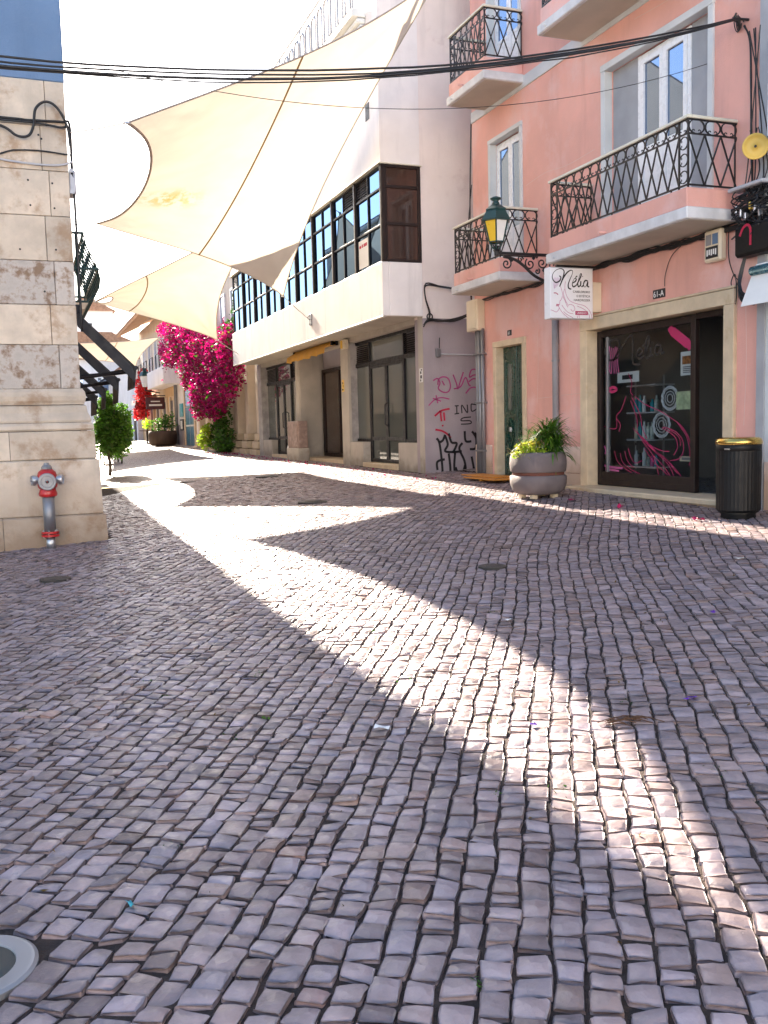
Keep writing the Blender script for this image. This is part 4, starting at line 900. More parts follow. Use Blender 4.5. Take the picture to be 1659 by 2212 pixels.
decal([[(190, 1720), (260, 1740), (350, 1750)], [(200, 1760), (320, 1780)], [(190, 1500), (205, 1560), (195, 1590)]], .03, 'ink_pink', 'hair_lines')
m = MB(); m.ribbon([zc_(775, 260), zc_(905, 400)], .125, so, su, sv_, sn, .0015, False)
for p in ((765, 248), (912, 410)): c = zc_(*p); m.ribbon([(c[0] - .035, c[1] + .045), (c[0] + .035, c[1] - .045)], .10, so, su, sv_, sn, .0012, False)
part('pill_decal', m, 'ink_magenta', sf)
# papers taped to the inside of the pane
def notice(x0, x1, y0, y1, m, label, dx=.0):
    a, b = zc_(x0, y0), zc_(x1, y1); X = XS + .052 + dx
    o = part('taped_poster', MB().box(X, X + .002, 11.35 - b[0], 11.35 - a[0], 2.57 + b[1], 2.57 + a[1]), m, None, False, (X, 11.35 - a[0], 2.57 + b[1])); tag(o, label, 'poster'); return o
p1 = notice(835, 945, 485, 730, 'paper', 'white leaflet with a small photograph taped inside the shop pane')
a, b = zc_(850, 530), zc_(930, 610); part('photograph', MB().box(XS + .049, XS + .0515, 11.35 - b[0], 11.35 - a[0], 2.57 + b[1], 2.57 + a[1]), 'poster_photo', p1)
for k in range(4): a, b = zc_(855, 640 + k * 20), zc_(925, 645 + k * 20); part('print_line', MB().box(XS + .049, XS + .0515, 11.35 - b[0], 11.35 - a[0], 2.57 + b[1], 2.57 + a[1]), 'cable_grey', p1)
notice(800, 942, 910, 1100, 'poster_green', 'pale green poster taped inside the shop pane below the leaflet')
p3 = notice(298, 485, 690, 790, 'paper', 'small white opening hours card on the left of the shop pane'); a, b = zc_(340, 720), zc_(430, 760); part('print', MB().box(XS + .049, XS + .0515, 11.35 - b[0], 11.35 - a[0], 2.57 + b[1], 2.57 + a[1]), 'ink_black', p3)
p4 = notice(830, 940, 1610, 1670, 'box_cream', 'small cream card low on the right of the shop pane'); a, b = zc_(850, 1625), zc_(930, 1655); part('print', MB().box(XS + .049, XS + .0515, 11.35 - b[0], 11.35 - a[0], 2.57 + b[1], 2.57 + a[1]), 'cable_grey', p4)
# lace doily decorations in the window
for cx, cy, rr, lb_ in ((720, 980, .15, 'upper white lace fan hung in the shop window'), (650, 1270, .16, 'lower white lace butterfly hung in the shop window')):
    c = zc_(cx, cy); m = MB()
    for ri in (.35, .6, .85, 1.0):
        for k in range(12):
            a0 = k * 2 * math.pi / 12 + cx; m.tube([(XS + .10, 11.35 - c[0] + rr * ri * math.cos(a0 + t) * (1 + .1 * math.sin(6 * t)), 2.57 + c[1] + rr * ri * math.sin(a0 + t)) for t in (0, .13, .26, .39, .52)], .006 if ri < 1 else .014, 4)
    tag(part('lace_ornament', m, 'sign_white', None, False, (XS + .1, 11.35 - c[0], 2.57 + c[1])), lb_, 'ornament')
# room
rm = part('shop_room', MB().box(PX + .22, 12.5, 8.37, 8.42, .4, 3.0).box(PX + .4, 12.5, 11.70, 11.74, .4, 3.0).box(12.45, 12.5, 8.42, 11.70, .4, 3.0), 'interior_wall', ph)
part('floor', MB().box(PX + .23, 12.5, 8.40, 11.72, .40, .462), 'interior_floor', rm); part('ceiling', MB().box(PX + .23, 12.5, 8.40, 11.72, 2.95, 2.99), 'interior_wall', rm)
part('inner_doorway', MB().rbox(12.40, 12.449, 9.3, 10.2, .47, 2.3, .01), 'wood_dark', rm)
rc = root('reception_counter', 'white counter just inside the open shop doorway', 'counter', (9.4, 9.6, .46)); part('body', MB().rbox(9.2, 9.75, 9.25, 10.4, .47, 1.45, .02), 'white_lacquer', rc); part('top', MB().rbox(9.16, 9.8, 9.2, 10.45, 1.455, 1.49, .008), 'white_lacquer', rc)
ac = root('armchair', 'grey upholstered armchair in the dark shop interior', 'chair', (9.6, 8.8, .46)); part('seat', MB().rbox(9.3, 10.0, 8.5, 9.1, .55, .9, .08), 'cloth_grey', ac); part('backrest', MB().rbox(9.95, 10.12, 8.5, 9.1, .6, 1.45, .06), 'cloth_grey', ac)
for y in (8.46, 9.06): part('armrest', MB().rbox(9.3, 10.0, y, y + .1, .6, 1.08, .04), 'cloth_grey', ac)
sh = root('display_shelf', 'glass display shelf of hair products behind the shop pane', 'shelf', (8.1, 11.0, .46))
for z in (.72, 1.10, 1.48, 1.86): part('shelf', MB().rbox(8.05, 8.38, 10.55, 11.2, z, z + .02, .003), 'white_lacquer', sh)
for y in (10.56, 11.19): part('upright', MB().tube([(8.2, y, .47), (8.2, y, 2.0)], .015, 6), 'steel', sh)
ORD = ('first', 'second', 'third', 'fourth', 'fifth', 'sixth')
for z, lv_ in ((.74, 'lowest'), (1.12, 'middle'), (1.50, 'top')):
    for k, y in enumerate(np.arange(11.10, 10.62, -.09)):
        h_ = random.uniform(.12, .26); q = random.choice(('product', 'ink_pink', 'paper', 'teal_plastic', 'box_cream', 'ink_black'))
        o = part('product_bottle', MB().lathe([(.028, 0), (.032, .01), (.032, h_ * .7), (.014, h_ * .8), (.014, h_)], (8.15, y, z), 10), q, None, True, (8.15, y, z))
        tag(o, ORD[k] + ' hair product bottle from the left on the ' + lv_ + ' display shelf', 'bottle', 'bottles on the display shelf')

# ------------------------------------------------------------------ things on the pink facade
# wall lantern on a scrolled bracket
LXc, LYc = 6.47, 12.1
ln = root('street_lantern', 'green wall lantern with yellow and white panes on a scrolled black bracket', 'lantern', (PX, LYc, 3.6))
part('bracket_bar', MB().rbox(LXc, PX, LYc - .02, LYc + .02, 3.815, 3.855, .004), 'iron_black', ln)
part('bracket_brace', MB().tube(crom([(PX, LYc, 3.42), (7.35, LYc, 3.44), (7.1, LYc, 3.53), (6.9, LYc, 3.68), (6.75, LYc, 3.76), (6.58, LYc, 3.79)], 5), .022, 8), 'iron_black', ln)
part('wall_plate', MB().rbox(PX - .02, PX, LYc - .05, LYc + .05, 3.36, 3.92, .005), 'iron_black', ln)
def spiral(cx, cz, r0, turns, a0, sg=1, n=26): return [(cx + (r0 * (1 - .85 * t)) * math.cos(a0 + sg * turns * 2 * math.pi * t), LYc, cz + (r0 * (1 - .85 * t)) * math.sin(a0 + sg * turns * 2 * math.pi * t)) for t in np.linspace(0, 1, n)]
for a in ((6.63, 3.69, .085, 1.4, 1.4, -1), (6.86, 3.76, .05, 1.3, 0, 1), (7.02, 3.70, .085, 1.4, 2.2, 1), (7.22, 3.72, .085, 1.4, .6, -1), (7.40, 3.70, .10, 1.5, 2.6, -1), (7.30, 3.57, .06, 1.2, .2, 1), (7.48, 3.56, .07, 1.3, 3.4, 1), (7.14, 3.60, .045, 1.2, 1, -1)):
    part('scrollwork', MB().tube(spiral(*a), .011, 5), 'iron_black', ln)
for x, z in ((7.08, 3.79), (7.31, 3.78), (7.25, 3.62), (6.72, 3.75)): part('leaf_ornament', MB().lathe([(.004, -.03), (.028, -.01), (.024, .01), (.004, .035)], (x, LYc, z), 6), 'iron_black', ln)
a0 = R(-118)                          # an arris of the hexagon faces us
part('socket', MB().lathe([(.03, 3.80), (.035, 3.85), (.05, 3.87), (.028, 3.90), (.04, 3.93)], (LXc, LYc, 0), 12), 'iron_black', ln)
for k in range(6):
    a = a0 + k * math.pi / 3
    part('cradle', MB().tube([(LXc + .02 * math.cos(a), LYc + .02 * math.sin(a), 3.87), (LXc + .07 * math.cos(a), LYc + .07 * math.sin(a), 3.92), (LXc + .105 * math.cos(a), LYc + .105 * math.sin(a), 3.99)], .009, 5), 'green_iron', ln)
    b = a + math.pi / 3; r0, r1, z0, z1 = .112, .185, 3.985, 4.275
    c, d = [(LXc + r * math.cos(t), LYc + r * math.sin(t), z) for r, t, z in ((r0, a, z0), (r1, a, z1))], [(LXc + r * math.cos(t), LYc + r * math.sin(t), z) for r, t, z in ((r0, b, z0), (r1, b, z1))]
    part('pane', MB().quad(c[0], d[0], d[1], c[1]), 'lamp_yellow' if k in (3, 4, 5) else 'lamp_white', ln)
    part('arris', MB().bar(c[0], c[1], .016), 'green_iron', ln); part('rim', MB().bar(c[0], d[0], .016), 'green_iron', ln)
part('roof', MB().lathe([(.185, 4.27), (.225, 4.275), (.225, 4.295), (.155, 4.42), (.165, 4.425), (.165, 4.44), (.08, 4.50), (.06, 4.51)], (LXc, LYc, 0), 6, a0), 'green_iron', ln)
part('finial', MB().lathe([(.06, 4.50), (.05, 4.54), (.035, 4.56), (.075, 4.585), (.085, 4.60), (.04, 4.62), (.01, 4.63)], (LXc, LYc, 0), 16), 'green_iron', ln, True)
# projecting shop sign
SGX0, SGX1, SGY, SGZ0, SGZ1 = 6.76, 7.44, 11.12, 2.80, 3.49
sg = root('projecting_sign', 'square white hairdresser sign with script lettering projecting over the shop', 'sign', (7.1, 11.2, SGZ0))
part('panel', MB().rbox(SGX0, SGX1, SGY, SGY + .16, SGZ0, SGZ1, .006), 'sign_white', sg)
part('edge_trim', MB().box(SGX0 + .004, SGX1 - .004, SGY - .004, SGY + .0, SGZ1 - .012, SGZ1 - .002).box(SGX0 + .004, SGX1 - .004, SGY - .004, SGY + .0, SGZ0 + .002, SGZ0 + .010), 'box_grey', sg)
part('arm', MB().tube([(6.9, SGY + .08, SGZ1 + .03), (PX, SGY + .08, SGZ1 + .03)], .018, 6), 'iron_black', sg); part('arm', MB().tube([(6.95, SGY + .08, SGZ1 - .01), (6.95, SGY + .08, SGZ1 + .03)], .012, 6), 'iron_black', sg)
part('mount', MB().rbox(SGX1, PX, SGY + .02, SGY + .14, SGZ0 + .1, SGZ1 - .18, .01), 'box_cream', sg)
wo, wu, wv, wn_ = (SGX0, SGY - .0005, SGZ1), (1, 0, 0), (0, 0, 1), (0, -1, 0)
def zs_(x, y): return ((x - 375) / 810 * (SGX1 - SGX0), -(y - 240) / 950 * (SGZ1 - SGZ0))
def ink(strokes, wd, m, name, th=.0015):
    mb = MB()
    for s_ in strokes: mb.ribbon([zs_(*p) for p in s_], wd, wo, wu, wv, wn_, th)
    return part(name, mb, m, sg)
ink([[(450, 640 - 20 * (i % 3)), (440 + i * 14, 560), (450 + i * 16, 430 + 12 * (i % 2))] for i in range(7)], .005, 'ink_lilac', 'hair_lines', .001)
ink([[(660, 500), (650, 620), (680, 760), (750, 860), (880, 910), (1010, 940), (1100, 1010), (1150, 1100), (1165, 1180)], [(570, 600), (600, 700), (615, 780), (650, 860), (690, 960)], [(640, 640), (625, 740), (660, 850), (700, 930)], [(700, 980), (710, 940), (760, 925), (820, 955), (835, 1020), (790, 1050), (760, 1010)], [(590, 940), (650, 1020), (720, 1080), (800, 1095)], [(540, 990), (600, 1080), (680, 1150), (720, 1180)], [(880, 950), (980, 990), (1060, 1040)], [(620, 1060), (700, 1120), (800, 1170)], [(560, 850), (550, 900), (545, 930), (525, 960), (540, 990), (520, 1040), (480, 1070), (420, 1045), (380, 1035)], [(1060, 1060), (1110, 1110), (1120, 1180)], [(880, 1130), (885, 1180)], [(915, 1120), (920, 1180)], [(600, 780), (585, 830), (560, 860)]], .0055, 'ink_pink', 'hair_lines', .001)
ink([[(440, 720), (490, 722), (520, 752)], [(485, 930), (540, 935)], [(480, 955), (525, 955)]], .012, 'ink_magenta', 'eye_and_lips', .001)
ink([[(545, 400), (575, 430), (550, 495), (480, 525), (430, 480), (415, 420), (440, 345), (510, 285), (590, 270), (635, 310), (625, 400), (590, 500), (550, 600)], [(550, 600), (610, 460), (680, 350), (750, 295), (795, 300), (790, 360), (750, 450), (715, 550), (720, 620), (770, 640)], [(790, 530), (850, 490), (865, 450), (835, 440), (800, 500), (790, 560), (815, 595), (865, 565)], [(850, 420), (885, 392)], [(865, 570), (930, 450), (965, 360), (945, 352), (915, 440), (895, 540), (910, 590), (945, 560)], [(955, 480), (950, 560), (970, 590), (1005, 555)], [(1090, 480), (1040, 470), (1005, 530), (1015, 585), (1050, 580), (1088, 490), (1080, 570), (1112, 588)], [(984, 400), (990, 392)]], lambda t: .013 + .006 * math.sin(9 * t), 'ink_black', 'lettering', .002)
for tx_, y_, s_ in (('CABELEIREIRO', 705, .043), ('E ESTÉTICA', 785, .043), ('HAIRDRESSER', 860, .043)):
    p = zs_(1130, y_); text('lettering', tx_, s_, (SGX0 + p[0], SGY - .002, SGZ1 + p[1]), (1, 0, 0), (0, 0, 1), 'ink_black', sg, 'RIGHT')
ink([[(845, 1080), (1085, 1080)]], .052, 'ink_magenta', 'pill', .0012)
p = zs_(965, 1098); text('lettering', 'UNISEXO', .038, (SGX0 + p[0], SGY - .003, SGZ1 + p[1]), (1, 0, 0), (0, 0, 1), 'paper', sg, 'CENTER')
# downpipes, boxes and cable runs
dp = root('downpipe', 'dark grey downpipe on the pink wall behind the planter', 'pipe', (7.55, 12.28, .5)); part('pipe', MB().tube([(PX - .055, 12.28, .4), (PX - .055, 12.28, 3.5)], .05, 12), 'cable_grey', dp, True)
for z in (1.2, 2.3, 3.2): part('clamp', MB().lathe([(.057, 0), (.057, .03)], (PX - .055, 12.28, z), 12), 'galvanised', dp)
cp = root('conduit_pipes', 'grey conduit pipes on the left corner of the pink house', 'pipe', (7.55, 14.75, .4))
for y, r_ in ((14.68, .035), (14.80, .045), (14.90, .03)): part('pipe', MB().tube([(PX - .05, y, .3), (PX - .05, y, 3.05)], r_, 10), 'galvanised', cp, True)
for z in (.9, 1.75, 2.6): part('clamp', MB().rbox(PX - .10, PX, 14.62, 14.95, z, z + .03, .004), 'galvanised', cp)
mb_ = root('meter_box', 'cream meter box at the left corner under the short balcony', 'box', (7.5, 14.9, 3.05)); part('body', MB().rbox(PX - .16, PX, 14.66, 15.08, 3.02, 3.56, .015), 'box_cream', mb_); part('lid', MB().rbox(PX - .175, PX - .16, 14.70, 15.04, 3.06, 3.52, .006), 'box_cream', mb_)
al = root('alarm_box', 'cream alarm box with printed panel over the shop doorway', 'box', (7.5, 8.8, 3.2)); part('body', MB().rbox(PX - .10, PX, 8.66, 8.94, 3.19, 3.55, .02), 'box_cream', al); part('print', MB().box(PX - .105, PX - .1005, 8.70, 8.90, 3.23, 3.36), 'ink_black', al); part('blue_label', MB().box(PX - .105, PX - .1005, 8.70, 8.79, 3.38, 3.50), 'blue_paint', al); part('grille', MB().box(PX - .105, PX - .1005, 8.81, 8.90, 3.38, 3.50), 'cable_grey', al)
for k in range(5): part('print', MB().box(PX - .107, PX - .1055, 8.72 + .035 * k, 8.742 + .035 * k, 3.26 + .01 * (k % 2), 3.33), 'paper', al)
def bundle(name, label, P, n, r, spread, sag, seed, mtl='cable_black'):
    rd = random.Random(seed); b_ = root(name, label, 'cables', P[0])
    for i in range(n):
        pts = []
        for j, p in enumerate(P):
            e = spread * (1 if 0 < j < len(P) - 1 else .6); pts.append((p[0] - abs(rd.gauss(0, e * .4)), p[1] + rd.gauss(0, e * .3), p[2] + rd.gauss(0, e) - sag * abs(rd.gauss(0, .5))))
        part('cable', MB().tube(crom(pts, 4), r * rd.uniform(.6, 1.3), 5), mtl, b_)
    return b_
bundle('cable_bundle', 'thick black cable bundle running under the long balcony', [(PX - .03, y, 3.53) for y in np.linspace(8.2, 11.6, 13)], 9, .012, .022, .01, 3)
bundle('cable_bundle', 'dark cable bundle running under the short balcony', [(PX - .03, y, 3.54) for y in np.linspace(11.6, 14.8, 11)], 6, .012, .018, .01, 4)
cable('hanging_cable', [(PX - .03, 9.35, 3.52), (PX - .03, 9.6, 3.40), (PX - .03, 9.72, 3.2), (PX - .02, 9.75, 3.05)], .005, 'thin loose wire hanging above the shop number')
cable('hanging_cable', [(PX - .02, 8.62, 3.5), (PX - .03, 8.60, 3.2), (PX - .03, 8.52, 3.0), (PX - .03, 8.45, 2.92), (PX - .03, 8.52, 2.84), (PX - .03, 8.56, 2.92), (PX - .03, 8.50, 3.0), (PX - .03, 8.47, 2.8), (PX - .02, 8.50, 2.66)], .006, 'loose brown wire curled beside the alarm box')
cable('hanging_cable', [(PX + .0, 15.08, 6.7), (PX - .02, 15.12, 5.6), (PX - .02, 15.15, 4.7), (PX - .04, 15.1, 3.6)], .012, 'black cable hanging down the left edge of the pink house')
cable('hanging_cable', [(PX + .0, 15.10, 5.6), (PX - .02, 15.22, 4.9), (PX - .02, 15.24, 4.4), (PX - .04, 15.12, 3.6)], .008, 'second thin cable hanging beside the pink house edge')
bundle('cable_coil', 'black cable loop hanging on the grey wall beside the short balcony', [(7.10, WY - .06, 3.30), (7.14, WY - .08, 3.45), (7.06, WY - .08, 3.75), (7.08, WY - .08, 3.98), (7.4, WY - .08, 3.95), (7.75, 15.8, 3.86)], 3, .013, .012, .0, 5)
bundle('cable_coil', 'black cables running from the white parapet corner to the pink house', [(7.02, WY - .06, 3.25), (7.12, WY - .07, 3.36), (7.3, WY - .1, 3.34), (7.5, 15.7, 3.33), (7.62, 15.3, 3.40), (PX - .04, 14.9, 3.52)], 4, .016, .012, .03, 6)
cable('cable_coil', [(7.14 + .055 * math.cos(t), WY - .07, 3.40 + .055 * math.sin(t)) for t in np.linspace(0, 6.4, 14)], .012, 'small coiled ring of black cable on the parapet corner', k=2)
# tangle of cables, junction box and horn at the right edge
rd = random.Random(9); tg = root('cable_tangle', 'dense tangle of black cables and splitters at the right edge', 'cables', (PX - .1, 8.1, 3.6))
part('splitter_bar', MB().rbox(PX - .22, PX - .05, 7.9, 8.42, 3.86, 3.90, .01), 'box_grey', tg)
for i in range(42):
    y0 = rd.uniform(7.85, 8.40); pts = [(PX - rd.uniform(.04, .16), y0, 3.88)]
    for j in range(5): pts.append((PX - rd.uniform(.03, .22), rd.uniform(7.85, 8.38), 3.78 - j * rd.uniform(.06, .11)))
    part('cable', MB().tube(crom(pts, 5), rd.uniform(.005, .011), 5), 'cable_black', tg)
for i in range(7):
    y0 = 7.95 + i * .06; part('cable', MB().tube(crom([(PX - .1, y0, 3.9), (PX - .06, y0 - .02, 4.1), (PX - .05, 8.2 + rd.uniform(-.1, .1), 4.5 if i % 2 else 5.55)], 5), .007, 5), 'cable_black', tg)
for i in range(6): part('connector', MB().rbox(PX - .2, PX - .15, 7.95 + i * .07, 7.98 + i * .07, 3.52 + .05 * (i % 3), 3.60 + .05 * (i % 3), .006), 'steel' if i != 2 else 'horn_yellow', tg)
bundle('wall_cable_run', 'black cables running up the right edge of the pink wall', [(PX - .02, 8.25, 3.9), (PX - .03, 8.27, 4.4), (PX - .03, 8.28, 5.0), (PX - .03, 8.30, 5.45), (PX - .06, 8.36, 5.62)], 3, .011, .012, 0, 12)
kb = root('junction_box', 'black plastic junction box with a red mark at the right edge', 'box', (PX - .1, 8.1, 3.1)); part('body', MB().rbox(PX - .2, PX, 7.75, 8.34, 3.14, 3.47, .03), 'bin_black', kb); part('mark', MB().ribbon([(.0, .0), (.05, .08), (.12, .10), (.16, .04), (.16, -.12)], .03, (PX - .2005, 8.24, 3.36), (0, -1, 0), (0, 0, 1), (-1, 0, 0), .002), 'spray_red', kb)
bundle('cable_loop', 'drooping black cable loops below the junction box', [(PX - .1, 8.26, 3.15), (PX - .14, 8.30, 2.9), (PX - .16, 8.20, 2.72), (PX - .14, 8.02, 2.7), (PX - .1, 7.9, 3.0)], 9, .012, .035, 0, 14)
hr = root('alarm_horn', 'round yellow alarm horn at the right edge', 'horn', (PX - .2, 8.05, 4.2)); m = MB(); m.lathe([(.02, .0), (.05, .01), (.10, .05), (.115, .10), (.10, .105), (.09, .06), (.03, .045), (.008, .05)], (0, 0, 0), 24); m.v = [(7.52 + b * .5 - c * .5, 8.16 - c * .85 - b * .3, 4.25 + a) for a, b, c in m.v]
m = MB(); m.lathe([(.04, -.12), (.06, 0), (.085, .03), (.13, .05), (.135, .07), (.12, .075), (.105, .055), (.02, .05), (.018, .065), (.002, .066)], (0, 0, 0), 28)
d_ = Vector((-.62, -.78, -.08)).normalized(); q_ = d_.to_track_quat('Z', 'Y'); m.v = [tuple(Vector((7.42, 8.05, 4.25)) + q_ @ Vector(p)) for p in m.v]; part('horn', m, 'horn_yellow', hr, True); part('bracket', MB().bar((7.42, 8.05, 4.25), (PX, 8.12, 4.22), .05), 'box_grey', hr)
part('hub', MB().tube([tuple(Vector((7.42, 8.05, 4.25)) + d_ * .06), tuple(Vector((7.42, 8.05, 4.25)) + d_ * .075)], .014, 10), 'ink_black', hr)
# hook with coil and the cables crossing the street
hk = root('cable_hook', 'iron hook with wound cable ends high on the pink wall', 'hook', (PX, 8.38, 5.68)); part('stem', MB().tube([(PX, 8.36, 5.70), (PX - .12, 8.38, 5.70), (PX - .15, 8.40, 5.74), (PX - .12, 8.42, 5.77)], .014, 6), 'iron_black', hk)
for i in range(5): part('wound_end', MB().tube([(PX - .06 + .05 * math.cos(t + i), 8.42 + .02 * i + .04 * math.sin(t * 1.3 + i), 5.70 + .07 * math.sin(t + i * .7)) for t in np.linspace(0, 6.3, 16)], .006, 4), 'cable_black', hk)
def span(p, q, sag, wob, r, seed, label):
    rd = random.Random(seed); pts = []
    for i in range(41):
        t = i / 40; pts.append((p[0] + (q[0] - p[0]) * t, p[1] + (q[1] - p[1]) * t, p[2] + (q[2] - p[2]) * t - sag * 4 * t * (1 - t) + wob * math.sin(t * 23 + seed) * .5 + rd.gauss(0, wob * .15)))
    tag(part('overhead_cable', MB().tube(pts, r, 6), 'cable_black', None, True, p), label, 'cable', 'cables crossing the street')
for k, (dl, dr, sg_, wob, rr, lb_) in enumerate(((.02, .02, .98, .010, .0105, 'uppermost thick black cable of those crossing the street'), (.0, .0, 1.0, .014, .009, 'second black cable from the top crossing the street'),
        (-.01, .0, 1.03, .008, .013, 'thickest and lower black cable crossing the street'), (.01, -.02, 1.05, .020, .007, 'wavy thin black cable below the thick ones crossing the street'))):
    span((-6, 9.6 + .04 * k, 5.63 + dl), (PX - .12, 8.40 - .02 * k, 5.70 + dr), sg_, wob, rr, k, lb_)
span((1.0, 9.3, 4.78), (PX - .1, 8.9, 5.42), .42, .0, .0035, 5, 'lowest hair-thin wire sagging across the street')

# neighbouring house at the right edge, and its awning
nh = root('neighbour_house', 'pale grey house wall at the right edge of the photo', 'house', (10, 4, .3)); part('wall', MB().box(PX - .03, 15, -4, PY0 - .02, -.2, 10), 'trim_pale', nh)
part('corner_strip', MB().rbox(PX - .05, PX - .03, 8.02, PY0 - .02, 0, 10, .005), 'grey_panel', nh)
for y, z0, z1, kd in ((6.4, .35, 2.5, 'door'), (3.2, .9, 2.4, 'window'), (6.4, 4.0, 6.0, 'window'), (3.2, 4.0, 6.0, 'window'), (.2, 4.0, 6.0, 'window'), (.2, .3, 2.5, 'door')):
    wn = part(kd, frame(MB(), PX - .05, PX + .02, y - .6, y + .6, z0, z1, .08), 'upvc_white' if kd == 'window' else 'trim_stone', nh)
    if kd == 'window': pane(wn, PX - .04, y - .52, y + .52, z0 + .08, z1 - .08, 'pane_bright')
    else: part('leaf', MB().rbox(PX - .04, PX - .031, y - .52, y + .52, z0 + .08, z1 - .08, .003), 'wood_dark', wn)
part('base', MB().rbox(PX - .055, PX - .03, -4, 8.0, -.2, .9, .006), 'plinth_pink', nh)
bs = root('banner_sign', 'tall white lit banner sign cut by the right edge', 'sign', (7.3, 7.9, 4.3)); part('panel', MB().rbox(7.17, 7.55, 7.55, 7.62, 4.22, 5.28, .01), 'sign_white', bs)
for z in (4.3, 5.2): part('arm', MB().tube([(7.45, 7.585, z), (PX, 7.585, z)], .015, 6), 'brass', bs)
wa = root('window_awning', 'white cassette awning with a teal bar at the right edge', 'awning', (7.3, 7.6, 2.7)); part('bar', MB().tube([(7.28, 7.92, 2.93), (7.28, 5.5, 2.93)], .05, 12), 'teal_metal', wa, True); part('canvas', MB().prism([(7.29, 2.90), (7.31, 2.90), (7.16, 2.56), (7.14, 2.56)], 1, 5.5, 7.93), 'awning_white', wa); part('back_plate', MB().rbox(7.3, PX - .05, 5.5, 7.9, 2.85, 3.0, .01), 'awning_white', wa)

sq = root('unseen_bounce_house', 'unseen white house front added behind the viewpoint to bounce sunlight', 'house', (2, -18, 0))  # added out of view: its sunlit front bounces warm light up the street
part('wall', MB().box(-24, 28, -24, -17, -.3, 8.2), 'white_plaster', sq); part('roof', MB().prism([(-16.6, 8.2), (-24, 8.2), (-20.3, 9.8)], 0, -24.2, 28.2), 'roof_tile', sq)
for k in range(13):
    x = -21 + k * 4
    part('door' if k % 3 == 1 else 'window', MB().rbox(x - .55, x + .55, -17, -16.94, .1 if k % 3 == 1 else 1.1, 2.5, .01), 'wood_dark', sq); part('window', MB().rbox(x - .5, x + .5, -17, -16.94, 4.6, 6.5, .01), 'pane_dark', sq)
# ------------------------------------------------------------------ planter, bin, board on the pavement
px_, py_ = 6.46, 10.98; pz = gz(px_, py_)
pl = root('concrete_planter', 'round grey concrete planter with a dark groove in front of the pink house', 'planter', (px_, py_, pz))
part('lower_bowl', MB().lathe([(.17, .04), (.26, .05), (.325, .10), (.355, .19), (.358, .29), (.335, .305)], (px_, py_, pz), 40, 0, 2.6), 'planter_concrete', pl, True)
part('groove_band', MB().lathe([(.325, .29), (.325, .36)], (px_, py_, pz), 40, 0, 2.6), 'planter_band', pl, True)
part('upper_bowl', MB().lathe([(.335, .345), (.35, .36), (.36, .46), (.352, .55), (.33, .60), (.295, .615), (.28, .60), (.275, .55)], (px_, py_, pz), 40, 0, 2.6), 'planter_concrete', pl, True)
part('soil', MB().lathe([(.28, .55), (.05, .58)], (px_, py_, pz), 24), 'earth', pl)
for a in (.8, 2.4, 3.9, 5.5): part('foot', MB().rbox(px_ + .22 * math.cos(a) - .04, px_ + .22 * math.cos(a) + .04, py_ + .22 * math.sin(a) - .04, py_ + .22 * math.sin(a) + .04, pz - .01, pz + .05, .006), 'trim_stone', pl)
def blades(c, n, L, wd, m, parent, spread, name='leaf_blade', seed=1, drop=.9, lo=.6, hi=1.5):
    r = np.random.default_rng(seed); V = []; F = []; T = []
    for i in range(n):
        a = r.uniform(0, 2 * math.pi); el = r.uniform(.25, 1.45); l = L * r.uniform(.6, 1.15); d = np.array([math.cos(a), math.sin(a)]); s = np.array([-d[1], d[0], 0.])
        p = np.array([c[0] + r.normal(0, spread), c[1] + r.normal(0, spread), c[2] + r.uniform(-.02, .05)]); b0 = len(V); K = 7; e = el; t_ = r.uniform(lo, hi) * np.array([1, 1, 1]) * np.array([r.uniform(.8, 1.4), 1, r.uniform(.6, 1.1)])
        for k in range(K):
            t = k / (K - 1); ww = wd * (math.sin(math.pi * min(1, .15 + .85 * (1 - t)) ** .8) * .9 + .05) * (1 - t ** 3)
            V += [p + s * ww, p - s * ww]
            e -= drop * l / K / L * r.uniform(1.2, 2.4); p = p + np.array([d[0] * math.cos(e), d[1] * math.cos(e), math.sin(e)]) * l / K
        for k in range(K - 1): q = b0 + 2 * k; F.append((q, q + 1, q + 3, q + 2)); T.append(t_)
    return tinted(name, np.array(V), np.array(F), np.array(T), m, parent)
sp = root('spiky_plant', 'lush green plant with long arching leaves in the planter', 'plant', (px_ + .13, py_, pz + .55))
for k, (dx, dy, dz, n) in enumerate(((.12, .0, .22, 90), (.02, .05, .16, 70), (.20, -.08, .10, 70), (.24, .05, .24, 60), (.10, -.15, .05, 60), (.28, -.05, -.02, 50), (.30, .08, .12, 60), (.16, -.05, .32, 50))):
    blades((px_ + dx, py_ + dy, pz + .56 + dz), int(n * 1.3), .46, .013, 'leaf', sp, .04, 'leaf_tuft', 20 + k)
for dx, dy, h_ in ((.12, 0, .24), (.02, .05, .18), (.20, -.08, .13), (.24, .05, .26)): part('stem', MB().tube([(px_ + .12, py_, pz + .5), (px_ + dx, py_ + dy, pz + .56 + h_)], .014, 6), 'bark', sp)
yp = root('yellow_plant', 'yellow green trailing succulent on the left of the planter', 'plant', (px_ - .2, py_, pz + .55))
P = shell([(px_ - .18, py_ - .08, pz + .62, .15, .15, .10), (px_ - .06, py_ - .20, pz + .60, .13, .10, .09), (px_ - .32, py_ - .02, pz + .58, .09, .12, .06), (px_ - .28, py_ - .12, pz + .68, .05, .06, .09)], 700, .9)
V, F = leaves(P, .055, .35, -.2); tinted('leaf_mass', V, F, leaftint(len(P), .6, 1.5), 'leaf_light', yp)
P = shell([(px_ - .14, py_ - .10, pz + .72, .13, .13, .07), (px_ - .30, py_ - .05, pz + .70, .06, .08, .05)], 160, .9); V, F = leaves(P, .05, .5, -.2); tinted('pale_leaf_mass', V, F, leaftint(len(P), .7, 1.5), 'leaf_yellow', yp)
